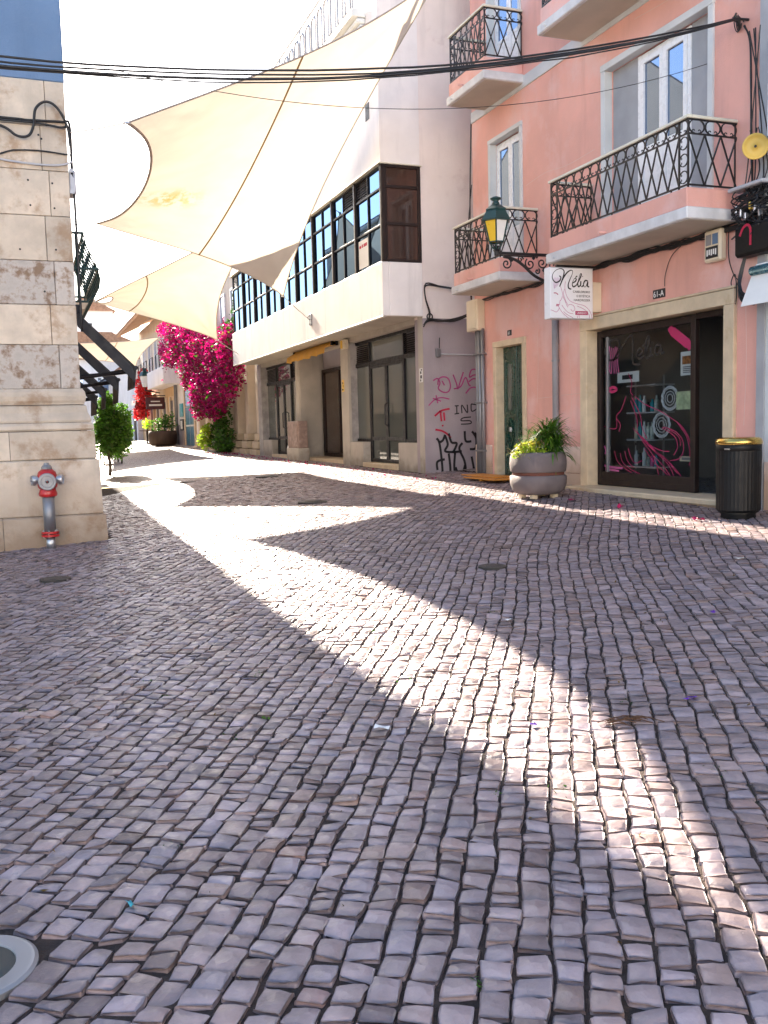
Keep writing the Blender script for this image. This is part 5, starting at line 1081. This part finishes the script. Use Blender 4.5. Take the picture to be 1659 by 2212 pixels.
for k, (dx, dy) in enumerate(((-.40, -.05), (-.43, .02), (-.38, -.14))): blades((px_ + dx * .85, py_ + dy, pz + .57), 14, .16, .006, 'leaf_yellow', yp, .02, 'trailing_tuft', 50 + k)
part('flower_stalk', MB().tube(crom([(px_ - .02, py_ - .05, pz + .55), (px_ - .04, py_ - .05, pz + .75), (px_ - .03, py_ - .06, pz + .92)], 4), .006, 5), 'leaf_dry', yp); part('flower_stalk', MB().tube(crom([(px_ - .22, py_ - .05, pz + .55), (px_ - .28, py_ - .05, pz + .72), (px_ - .33, py_ - .06, pz + .80)], 4), .006, 5), 'leaf_dry', yp)
# litter bin
bx_, by_ = 7.02, 7.80; bz = gz(bx_, by_) - .02
lb2 = root('litter_bin', 'black ribbed litter bin with a brass lid beside the shop step', 'bin', (bx_, by_, bz))
part('base', MB().lathe([(.175, 0), (.18, .01), (.175, .05), (.20, .09)], (bx_, by_, bz), 36), 'bin_black', lb2, True)
m = MB(); n_ = 72
for z, r_ in ((.075, .205), (.10, .225), (.72, .23)):
    for k in range(n_): rr = r_ - (.003 if k % 2 and z > .09 else 0); m.v.append((bx_ + rr * math.cos(2 * math.pi * k / n_), by_ + rr * math.sin(2 * math.pi * k / n_), bz + z))
for i in range(2):
    for k in range(n_): a = i * n_ + k; b = i * n_ + (k + 1) % n_; m.f.append((a, b, b + n_, a + n_))
part('ribbed_body', m, 'bin_black', lb2)
part('neck', MB().lathe([(.222, .72), (.228, .725), (.228, .785), (.222, .79)], (bx_, by_, bz), 40), 'bin_black', lb2, True)
part('lid', MB().lathe([(.225, .785), (.236, .79), (.238, .815), (.228, .845), (.20, .86), (.17, .862)], (bx_, by_, bz), 48), 'brass', lb2, True)
part('clasp', MB().rbox(bx_ - .23, bx_ - .19, by_ - .10, by_ - .04, bz + .735, bz + .75, .003), 'steel', lb2)
# orange boards at the foot of the green door
bd = root('timber_board', 'thin orange timber boards lying at the foot of the green door', 'board', (7.15, 13.6, gz(7.15, 13.6)))
zb_ = gz(7.1, 13.6); part('plank', MB().rbox(6.85, 7.30, 13.0, 14.1, zb_ + .03, zb_ + .05, .004), 'wood_orange', bd); part('plank', MB().rbox(7.0, 7.42, 13.3, 14.5, zb_ + .053, zb_ + .07, .004), 'wood_orange', bd); part('batten', MB().rbox(6.88, 7.38, 13.5, 13.58, zb_ + .0, zb_ + .03, .004), 'wood_orange', bd)

# ------------------------------------------------------------------ shade sails
def sail(name, label, c, sag, ropes, mtl, seam_u=.5, bow=0.):
    """c: corners (u0v0, u1v0, u1v1, u0v1); sag: how far the edges u0, u1, v0, v1 curve in"""
    c = [np.array(p, float) for p in c]; s_ = root(name, label, 'shade sail', tuple((c[0] + c[2]) / 2), 'cream shade sails over the street')
    def P(u, v):
        uu = sag[0] * 4 * v * (1 - v) * (1 - u) + u * (1 - sag[1] * 4 * v * (1 - v)); vv = sag[2] * 4 * u * (1 - u) * (1 - v) + v * (1 - sag[3] * 4 * u * (1 - u))
        p = (1 - uu) * (1 - vv) * c[0] + uu * (1 - vv) * c[1] + uu * vv * c[2] + (1 - uu) * vv * c[3]
        
        for k, (a_, b_) in enumerate(((u, v), (1 - u, v), (1 - u, 1 - v), (u, 1 - v))):      # creases fanning out of the corners
            d_ = math.hypot(a_, b_); p[2] += .035 * min(1, d_ / .08) * math.exp(-d_ / .16) * math.sin(11 * math.atan2(b_, a_ + 1e-6) + k)
        return p
    N = 44; m = MB()
    for i in range(N + 1):
        for j in range(N + 1): m.v.append(tuple(P(i / N, j / N)))
    for i in range(N):
        for j in range(N): a = i * (N + 1) + j; m.f.append((a, a + 1, a + N + 2, a + N + 1))
    cv = part('canvas', m, mtl, s_, True)
    for k, f_ in enumerate((lambda t: P(0, t), lambda t: P(1, t), lambda t: P(t, 0), lambda t: P(t, 1))):
        part('edge_webbing', MB().tube([tuple(f_(t)) for t in np.linspace(0, 1, 29)], .022 if k == 0 else .013, 5), 'webbing' if k in (0, 2) else 'rope', s_)
    part('seam', MB().tube([tuple(P(seam_u, t) - np.array([0, 0, .004])) for t in np.linspace(0, 1, 29)], .018, 5), 'seam', s_)
    for a, b in ropes:
        a = c[a]; b = np.array(b, float); part('rope', MB().tube([tuple(a), tuple((a + b) / 2 - np.array([0, 0, .01])), tuple(b)], .009, 5), 'rope', s_); part('corner_ring', MB().tube([tuple(a + .035 * np.array([math.cos(t), math.sin(t), .3 * math.sin(t)])) for t in np.linspace(0, 6.28, 12)], .009, 5), 'steel', s_)
A_, B_, C_, D_ = (1.30, 11.36, 4.96), (1.70, 21.3, 5.90), (5.50, 20.25, 4.31), (6.5, 14.0, 8.43)
sail('shade_sail', 'largest cream shade sail with a yellow stain, nearest over the street', [A_, D_, C_, B_], (.14, .07, .055, .05), [(0, (.66, LY - .01, 4.86)), (1, (PX, 13.4, 8.9)), (2, (6.15, 20.58, 3.88)), (3, (LX, 22.2, 6.0))], 'sail', .52)
E_, F_, G_, H_ = (2.35, 32., 5.66), (5.15, 26.1, 3.90), (1.65, 22.4, 4.39), (5.45, 21.1, 6.4)
sail('shade_sail', 'second cream shade sail hanging lower behind the largest one', [G_, H_, F_, E_], (.13, .10, .05, .03), [(0, (LX, 22.0, 4.45)), (1, (WX, 20.6, 6.6)), (2, (6.3, 28.6, 3.7)), (3, (1.0, 33.5, 5.8))], 'sail_plain', .30)
sail('shade_sail', 'farthest cream shade sail glimpsed behind the dark awnings', [(1.7, 34.5, 4.55), (5.2, 38.2, 5.15), (5.6, 50.5, 4.85), (2.6, 52., 5.4)], (.08, .06, .06, .06), [(1, (6.6, 37.5, 5.4)), (2, (7.0, 51.2, 4.9))], 'sail_plain', .5)

# ------------------------------------------------------------------ the far right side of the street
cbd = root('columned_house', 'cream house front with stepped pilasters half hidden by bougainvillea', 'house', (8, 35, .5))
part('wall', MB().box(7.42, 14, 29.5, 41.3, .2, 7.6), 'cream_plaster', cbd); part('cornice', MB().rbox(7.1, 7.5, 29.5, 41.3, 7.5, 7.8, .03), 'cream_plaster', cbd); part('string_course', MB().rbox(7.3, 7.5, 29.5, 41.3, 3.7, 3.9, .02), 'cream_plaster', cbd)
for y in (29.9, 31.5, 33.2, 35.2, 37.2, 39.2, 41.0):
    p_ = part('pilaster', MB().rbox(7.12, 7.45, y - .22, y + .22, 1.25, 3.7, .02), 'cream_plaster', cbd)
    for k in range(3): part('base_step', MB().rbox(7.05 - .07 * k, 7.45, y - .30 - .08 * k, y + .30 + .08 * k, 1.02 - .26 * k - (.3 if k == 2 else 0), 1.25 - .26 * k, .015), 'trim_stone', p_)
for y in (30.7, 32.35, 34.2, 36.2, 38.2, 40.1):
    d_o = part('door', MB().rbox(7.38, 7.43, y - .42, y + .42, .6, 3.3, .01), 'wood_dark', cbd); part('panel', MB().rbox(7.36, 7.385, y - .3, y + .3, 1.6, 3.0, .01), 'wood_dark', d_o)
    wn = part('window', frame(MB(), 7.36, 7.44, y - .45, y + .45, 4.4, 6.6, .08), 'upvc_white', cbd); pane(wn, 7.40, y - .37, y + .37, 4.48, 6.52, 'pane_bright')
blh = root('blue_door_house', 'pale house front with a tall blue door beyond the bougainvillea', 'house', (8, 45, .6))
part('wall', MB().box(7.3, 14, 41.35, 48.2, .3, 7.2), 'white_plaster', blh); part('base', MB().rbox(7.27, 7.31, 46.2, 48.2, .3, 1.7, .005), 'grey_plaster', blh)
part('door_surround', MB().rbox(7.22, 7.35, 42.7, 42.95, .6, 3.5, .01).rbox(7.22, 7.35, 45.4, 45.7, .6, 3.5, .01).rbox(7.22, 7.35, 42.95, 45.4, 3.35, 3.5, .01), 'trim_stone', blh)
d_o = part('door', MB().rbox(7.25, 7.31, 43.0, 45.38, .7, 2.5, .01), 'blue_door', blh); part('fanlight', MB().box(7.255, 7.31, 43.0, 45.38, 2.56, 3.32), 'pane_bright', d_o); part('leaf_gap', MB().box(7.243, 7.25, 44.17, 44.2, .7, 2.5), 'upvc_white', d_o); part('rail', MB().rbox(7.235, 7.25, 43.05, 45.33, 1.6, 1.68, .004), 'upvc_white', d_o)
part('drainpipe', MB().tube([(7.2, 47.9, .5), (7.2, 47.9, 6.8)], .08, 8), 'galvanised', blh); part('cornice', MB().rbox(7.0, 7.4, 41.35, 48.2, 7.0, 7.25, .03), 'slab_white', blh)
for y in (43.2, 46.2):
    wn = part('window', frame(MB(), 7.24, 7.33, y - .5, y + .5, 4.5, 6.4, .1), 'upvc_white', blh); pane(wn, 7.28, y - .4, y + .4, 4.6, 6.3, 'pane_bright')
q = tag(part('wall_sign', MB().rbox(7.25, 7.29, 46.2, 47.2, 2.1, 2.75, .01), 'teal_plastic', None, False, (7.27, 46.7, 2.1)), 'small teal sign beside the blue door', 'sign')
q = root('menu_case', 'dark framed menu case below the teal sign', 'sign', (7.27, 46.7, 1.4)); part('frame', MB().rbox(7.24, 7.29, 46.2, 47.2, 1.42, 1.98, .01), 'ink_black', q); part('sheet', MB().box(7.235, 7.24, 46.4, 47.0, 1.5, 1.9), 'paper', q)
och = root('ochre_house', 'ochre house with a white balcony at the far end of the street', 'house', (8, 55, .7))
part('wall', MB().box(7.3, 14, 48.25, 63.5, .3, 4.0), 'ochre_plaster', och); part('upper_wall', MB().box(7.31, 14, 48.25, 63.5, 4.0, 7.9), 'cream_plaster', och)
part('balcony', MB().rbox(6.45, 7.3, 46.6, 53.0, 3.72, 4.62, .03), 'white_plaster', och)
part('eave', MB().prism([(5.9, 7.55), (7.35, 8.25), (7.35, 8.35), (5.85, 7.62)], 1, 49.5, 63.5), 'roof_slope', och); part('roof', MB().prism([(5.85, 7.63), (7.35, 8.36), (11, 9.6), (11, 9.8), (5.8, 7.72)], 1, 49.4, 63.6), 'roof_tile', och)
for y in (49.5, 52.2, 55.0, 57.8, 60.6):
    d_o = part('door', MB().rbox(7.24, 7.31, y - .55, y + .55, .7, 3.0, .01), 'wood_dark', och); part('door_surround', MB().rbox(7.2, 7.3, y - .75, y - .56, .6, 3.2, .01).rbox(7.2, 7.3, y + .56, y + .75, .6, 3.2, .01), 'cream_plaster', d_o)
    wn = part('window', frame(MB(), 7.22, 7.32, y - .5, y + .5, 4.7, 6.7, .1), 'upvc_white', och); pane(wn, 7.28, y - .4, y + .4, 4.8, 6.6, 'pane_bright')
    part('railing', MB().tube([(6.95, y - .7, 4.7), (6.95, y - .7, 5.6), (6.95, y + .7, 5.6), (6.95, y + .7, 4.7)], .03, 5), 'iron_black', och)
fl = root('street_lantern', 'far green wall lantern beside the red bougainvillea', 'lantern', (6.6, 54.5, 4.2)); part('glass', MB().lathe([(.14, 3.95), (.28, 4.55)], (6.5, 54.5, 0), 6), 'lamp_white', fl); part('roof', MB().lathe([(.34, 4.55), (.2, 4.8), (.1, 4.85), (.12, 5.0)], (6.5, 54.5, 0), 6), 'green_iron', fl); part('bracket', MB().tube([(6.5, 54.5, 3.92), (6.5, 54.5, 3.75), (7.3, 54.5, 3.6)], .04, 6), 'iron_black', fl)
q = root('shop_awning', 'small white awning over a far shop door', 'awning', (6.6, 58, 3)); part('canvas', MB().prism([(7.3, 3.6), (7.3, 3.65), (6.1, 3.25), (6.1, 3.0), (6.12, 3.2)], 1, 56.2, 58.6), 'awning_white', q); part('arm', MB().tube([(7.3, 56.3, 3.0), (6.12, 56.3, 3.1)], .03, 6), 'iron_black', q)
q = root('hanging_sign', 'dark maroon hanging shop sign with pale lettering', 'sign', (6.8, 52.4, 2.7)); part('board', MB().rbox(6.25, 7.25, 52.3, 52.42, 2.62, 3.28, .01), 'maroon', q); part('arm', MB().tube([(6.2, 52.36, 3.36), (7.3, 52.36, 3.36)], .03, 6), 'iron_black', q)
part('lettering', MB().box(6.5, 7.0, 52.29, 52.298, 3.02, 3.08).box(6.4, 7.1, 52.29, 52.298, 2.80, 2.90), 'paper', q)
q = root('street_planter', 'dark round planter with a shrub in front of the ochre house', 'planter', (6.4, 47.4, gz(6.4, 47.4))); zz = gz(6.4, 47.4); part('tub', MB().lathe([(.55, 0), (.68, .1), (.72, .55), (.68, .75)], (6.4, 47.4, zz), 20), 'wood_dark', q, True)
P = shell([(6.3, 47.4, zz + 1.05, .55, .6, .4), (6.7, 47.2, zz + 1.2, .4, .5, .5)], 500, .8); V, F = leaves(P, .16, .5); tinted('foliage', V, F, leaftint(len(P), .4, 1.2), 'leaf', q)
q = root('cafe_table', 'small dark cafe table with flowers by the ochre house', 'table', (6.3, 53, gz(6.3, 53))); zz = gz(6.3, 53); part('top', MB().lathe([(.4, .72), (.4, .76)], (6.3, 53, zz), 16), 'wood_dark', q); part('leg', MB().tube([(6.3, 53, zz), (6.3, 53, zz + .72)], .05, 6), 'iron_black', q)
P = shell([(6.3, 53, zz + 1.1, .3, .3, .3)], 160, .9); V, F = leaves(P, .12, .6); tinted('flowers', V, F, leaftint(len(P), .6, 1.4) * 3, 'leaf_light', q)
# buildings closing the street
fb = root('white_house', 'plain white house closing the far end of the street', 'house', (4, 82, .7)); part('wall', MB().box(-6, 12, 80, 90, .3, 7.4), 'white_plaster', fb); part('roof', MB().prism([(-6.3, 7.4), (12.3, 7.4), (7.0, 9.6), (-1, 9.6)], 1, 79.6, 90), 'roof_tile', fb)
for x in (4.2, 6.2, 8.4):
    wn = part('window', MB().rbox(x - .5, x + .5, 79.94, 80.0, 4.2, 6.0, .01), 'upvc_white', fb); part('pane', MB().box(x - .4, x + .4, 79.92, 79.94, 4.3, 5.9), 'pane_bright', wn)
    part('door', MB().rbox(x - .5, x + .5, 79.92, 80.0, .7, 3.0, .01), 'wood_dark', fb)
tw = root('white_tower', 'white tower house rising behind the tiled roofs', 'house', (5.5, 97, .8)); part('wall', MB().box(3.8, 8.6, 95, 100, .5, 13.2), 'white_plaster', tw); part('roof', MB().prism([(3.5, 13.2), (8.9, 13.2), (6.2, 14.6)], 1, 94.7, 100.3), 'roof_tile', tw); part('window', MB().box(5.9, 6.6, 94.96, 95, 10.5, 12.0), 'pane_dark', tw)
gh = root('grey_house', 'pale grey house just past the ochre one', 'house', (8, 68, .7)); part('wall', MB().box(7.0, 14, 63.6, 79, .3, 6.2), 'white_plaster', gh); part('roof', MB().prism([(6.7, 6.2), (14, 6.2), (10.5, 8.0)], 1, 63.6, 79), 'roof_tile', gh)
for y in (65, 68, 71, 74): part('door', MB().rbox(6.94, 7.0, y - .5, y + .5, .7, 2.9, .01), 'wood_dark', gh)

# ------------------------------------------------------------------ bougainvillea and climbers
bv = root('bougainvillea', 'huge magenta bougainvillea climbing beside the white building', 'plant', (6.8, 35.4, gz(6.8, 35.4)))
for pts in ([(6.9, 35.4, .5), (6.8, 35.5, 1.6), (6.7, 35.2, 2.8), (6.6, 34.5, 3.8), (6.4, 33, 4.8)], [(7.0, 35.8, .5), (6.9, 36.2, 2.0), (6.7, 37, 3.4), (6.5, 39, 4.6), (6.4, 42, 5.2)], [(6.9, 35.2, .5), (6.75, 34.8, 2.2), (6.5, 33.6, 3.2), (6.4, 32, 3.6)]):
    part('stem', MB().tube(crom(pts, 4), .05, 6), 'bark', bv)
MBL = [(6.5, 31.0, 4.2, .5, .9, .8), (6.5, 31.2, 3.2, .5, 1.0, .8), (6.45, 32.6, 3.9, .6, 1.0, .8), (6.4, 34.6, 4.6, .65, 1.3, .8), (6.4, 37.3, 5.2, .65, 1.6, .75), (6.35, 40.6, 5.7, .6, 1.8, .6), (6.35, 43.4, 6.0, .5, 1.2, .45), (6.35, 43.2, 4.7, .45, 1.0, .45), (6.4, 40.4, 4.7, .55, 1.2, .6), (6.4, 37.6, 3.9, .65, 1.5, .8), (6.4, 35.0, 2.9, .65, 1.3, .75), (6.5, 32.8, 2.8, .55, 1.1, .7), (6.45, 34.4, 2.25, .5, .9, .45), (6.45, 33.6, 2.1, .4, .7, .35), (6.4, 39, 5.6, .5, 1.2, .5), (6.35, 36.3, 2.4, .4, .7, .5), (6.4, 41.8, 5.2, .4, .8, .6), (6.35, 45.0, 6.15, .35, .9, .3), (6.35, 44.8, 5.0, .3, .9, .3), (6.35, 46.0, 5.4, .2, .5, .25), (6.35, 38.8, 3.4, .3, .5, .35), (6.4, 36.9, 2.1, .25, .4, .35), (6.4, 39.6, 5.95, .3, .9, .35)]
P = np.concatenate([shell(MBL, 15000, .6), np.stack([6.35 + .1 * rng.normal(size=500), rng.uniform(41.5, 46.0, 500), rng.normal(5.5, .55, 500)], 1)]); V, F = leaves(P, .115, .85, .1); tinted('bracts', V, F, leaftint(len(P), .45, 1.7, .18), 'bract_magenta', bv)
P = shell(MBL, 1300, .9); V, F = leaves(P, .16, .55, .1); tinted('leaves', V, F, leaftint(len(P), .4, 1.3), 'leaf', bv)
P = shell([(6.85, 30.6, 5.0, .35, .8, 1.2), (6.75, 31.5, 4.4, .35, .8, .8)], 900, .9); V, F = leaves(P, .16, .55, .1); tinted('shade_tinted_leaves', V, F, leaftint(len(P), .3, .9), 'leaf', bv)  # tints lowered, so the shade here is in the leaf colour
P = shell([(6.4, 38.9, 4.9, .3, .5, .3), (6.4, 41.0, 6.0, .3, .4, .3), (6.3, 37.6, 2.9, .2, .4, .25), (6.5, 31.6, 4.6, .2, .3, .2)], 160, .9); V, F = leaves(P, .14, .5); tinted('young_leaves', V, F, leaftint(len(P), .7, 1.6), 'leaf_light', bv)
iv = root('ivy_bush', 'dark green climbing bush with a bright lit patch under the bougainvillea', 'plant', (6.7, 34, gz(6.7, 34)))
P = shell([(6.75, 33.9, 1.5, .35, .8, .9), (6.7, 33.2, 1.0, .4, .7, .45), (6.75, 34.6, 2.1, .35, .7, .5), (6.7, 35.5, 1.2, .35, .6, .5), (6.7, 34.0, .85, .4, 1.0, .3)], 1500, .8); V, F = leaves(P, .16, .55); tinted('leaves', V, F, leaftint(len(P), .4, 1.3), 'leaf', iv)
P = shell([(6.35, 35.6, 1.0, .28, .5, .35), (6.35, 35.2, 1.45, .2, .35, .25)], 420, .9); V, F = leaves(P, .15, .55); tinted('bright_leaves', V, F, leaftint(len(P), .8, 1.6), 'leaf_light', iv)  # the lit patch is painted in with a paler leaf colour
part('stem', MB().tube([(6.8, 34, .4), (6.75, 34.1, 1.2), (6.8, 34.3, 2.4)], .04, 6), 'bark', iv)
rb = root('bougainvillea', 'smaller scarlet bougainvillea hanging on the far ochre house', 'plant', (6.8, 57, gz(6.8, 57)))
RBL = [(6.6, 55.8, 4.0, .5, 1.1, .7), (6.6, 56.6, 3.4, .5, 1.2, .7), (6.6, 57.4, 2.7, .5, 1.0, .5), (6.6, 55.8, 4.7, .3, .6, .4), (6.6, 58.6, 2.4, .4, .9, .3)]
P = shell(RBL, 1700, .7); V, F = leaves(P, .2, .8); tinted('bracts', V, F, leaftint(len(P), .6, 1.5), 'bract_red', rb); part('stem', MB().tube([(6.9, 57, .6), (6.8, 57, 2), (6.7, 56.5, 3.2), (6.7, 56, 4.2)], .05, 6), 'bark', rb)

# ------------------------------------------------------------------ small things on the pavement
def onstones(x, y, h=.006): return gz(x, y) + h
n = 520; yy = np.concatenate([rng.uniform(20.1, 34, 360), rng.uniform(14.5, 20, 60), rng.normal(32, 1.2, 100)]); xx = np.concatenate([6.75 - abs(rng.normal(0, .28, 420)), 6.2 - abs(rng.normal(0, .4, 100))])
P = np.stack([xx, yy, np.array([gz(a, b) for a, b in zip(xx, yy)]) + .012], 1); V, F = leaves(P, .055, .8, 0, 3.); o = tinted('fallen_petals', V, F, leaftint(n, .5, 1.3), 'bract_magenta', None, (6.5, 24, .5)); tag(o, 'fallen magenta petals scattered along the foot of the white building', 'petals', None, 'stuff')
n = 260; xx = rng.uniform(-.6, 6.0, n); yy = rng.uniform(1.6, 10.5, n); P = np.stack([xx, yy, np.array([gz(a, b) for a, b in zip(xx, yy)]) + rng.uniform(-.008, .006, n)], 1); V, F = leaves(P, .026, .5, 0, 3.); o = tinted('leaf_litter', V, F, np.repeat(rng.uniform(.4, 1.4, (n, 1)) * np.array([[1.0, .42, .13]]) * np.array([[.35, .5, 1.]]) + .02, 2, 0), 'leaf_yellow', None, (2, 5, 0)); tag(o, 'tiny dry leaves and bits caught between the paving stones', 'leaf litter', None, 'stuff')
n = 150; xx = rng.uniform(-.6, 3.2, n); yy = rng.uniform(1.6, 6.5, n)
Pm = []
for k in range(26):
    cx, cy = rng.uniform(-.5, 3.0), rng.uniform(1.7, 6.0)
    for j in range(14): Pm.append((cx + rng.normal(0, .02), cy + rng.normal(0, .03), gz(cx, cy) - .012 + rng.uniform(0, .012)))
P = np.array(Pm); V, F = leaves(P, .018, .5, 0, 1.); o = tinted('weeds', V, F, leaftint(len(P), .4, 1.2), 'leaf', None, (1, 3, 0)); tag(o, 'small green weeds growing in the joints of the pavement', 'weeds', None, 'stuff')
def scrap(name, x, y, a, b, rz, m, label, cat, bend=.006):
    mb = MB(); z = onstones(x, y, .008); c, s_ = math.cos(rz), math.sin(rz)
    for i in range(4):
        for j in range(3): u, v = (i / 3 - .5) * a, (j / 2 - .5) * b; mb.v.append((x + c * u - s_ * v, y + s_ * u + c * v, z + bend * math.sin(i * 1.3 + j)))
    for i in range(3):
        for j in range(2): k = i * 3 + j; mb.f.append((k, k + 3, k + 4, k + 1))
    b0 = len(mb.v); mb.v += [(p[0], p[1], p[2] - .0015) for p in mb.v]; mb.f += [tuple(b0 + q for q in f[::-1]) for f in mb.f]
    return tag(part(name, mb, m, None, False, (x, y, z)), label, cat)
scrap('paper_scrap', 1.40, 3.75, .065, .045, -.5, 'paper', 'white paper scrap lying in the shaded left paving', 'paper')
scrap('paper_scrap', 2.84, 5.21, .07, .04, .3, 'paper', 'white paper scrap lying beyond the sunlit strip', 'paper')
scrap('paper_scrap', 5.36, 5.92, .11, .05, .1, 'paper', 'white paper scrap lying near the right edge', 'paper')
scrap('plastic_scrap', .21, 2.72, .018, .045, .3, 'teal_plastic', 'tiny teal plastic scrap between the stones at lower left', 'litter')
for x, y, lb_ in ((1.98, 3.42, 'small purple blossom lying in the sunlit strip'), (2.75, 3.35, 'small purple blossom lying in shade right of the sunlit strip'), (3.95, 4.6, 'small purple blossom lying in the shaded right paving')):
    P = np.array([(x + rng.normal(0, .012), y + rng.normal(0, .012), onstones(x, y, .012)) for _ in range(7)]); V, F = leaves(P, .03, .7, 0, 2.)
    m = MB(); m.arr(V, F); tag(part('fallen_blossom', m, 'purple_flower', None, False, (x, y, gz(x, y))), lb_, 'flower')
for x, y, lb_ in ((6.62, 9.3, 'pair of crimson petals by the middle of the shop step'), (6.55, 10.3, 'single crimson petal by the left end of the shop step'), (6.55, 7.85, 'crimson petal beside the litter bin')):
    P = np.array([(x + rng.normal(0, .02), y + rng.normal(0, .03), onstones(x, y, .02)) for _ in range(8)]); V, F = leaves(P, .06, .8, 0, 2.)
    m = MB(); m.arr(V, F); tag(part('fallen_blossom', m, 'ink_magenta', None, False, (x, y, gz(x, y))), lb_, 'flower')
tw_ = root('dry_twig', 'brown dry twig lying across the edge of the sunlit strip', 'twig', (2.33, 3.25, gz(2.33, 3.25)))
for k in range(16):
    a = rng.uniform(-.5, .5) - .35; x, y = 2.20 + rng.uniform(0, .16), 3.30 - rng.uniform(0, .05); l = rng.uniform(.06, .16)
    part('sprig', MB().tube([(x, y, onstones(x, y, .008)), (x + l * math.cos(a) * .6, y + l * math.sin(a) * .5, onstones(x, y, .02)), (x + l * math.cos(a), y + l * math.sin(a), onstones(x, y, .010))], .0022, 4), 'leaf_dry', tw_)
for x, y, r_, lb_ in ((4.64, 18.76, .26, 'round iron cover in the far shaded paving'), (3.07, 19.4, .18, 'small iron cover farthest left in the far paving'), (3.89, 13.08, .22, 'round iron cover at the edge of the lit wedge'), (3.63, 6.94, .12, 'small iron cover in the middle of the shaded paving'), (.18, 9.02, .14, 'small iron cover in front of the hydrant')):
    z = gz(x, y); c = root('iron_cover', lb_, 'cover', (x, y, z)); part('rim', MB().lathe([(r_, -.02), (r_, .012), (r_ - .02, .014)], (x, y, z), 28), 'iron_cover', c); part('lid', MB().lathe([(r_ - .024, -.01), (r_ - .024, .010), (r_ * .5, .016 if r_ < .2 else .03), (.01, .018 if r_ < .2 else .035)], (x, y, z), 28), 'iron_cover', c, True)
ux, uy = -.215, 2.575; uz = gz(ux, uy); ul = root('ground_light', 'round steel rimmed light set in the pavement at lower left', 'light', (ux, uy, uz))
part('rim', MB().lathe([(.168, -.03), (.168, .006), (.158, .012), (.150, .0125), (.112, .0125), (.109, .006)], (ux, uy, uz), 48), 'galvanised', ul); part('glass', MB().lathe([(.109, -.02), (.109, .009), (.01, .011)], (ux, uy, uz), 40), 'disc_glass', ul)
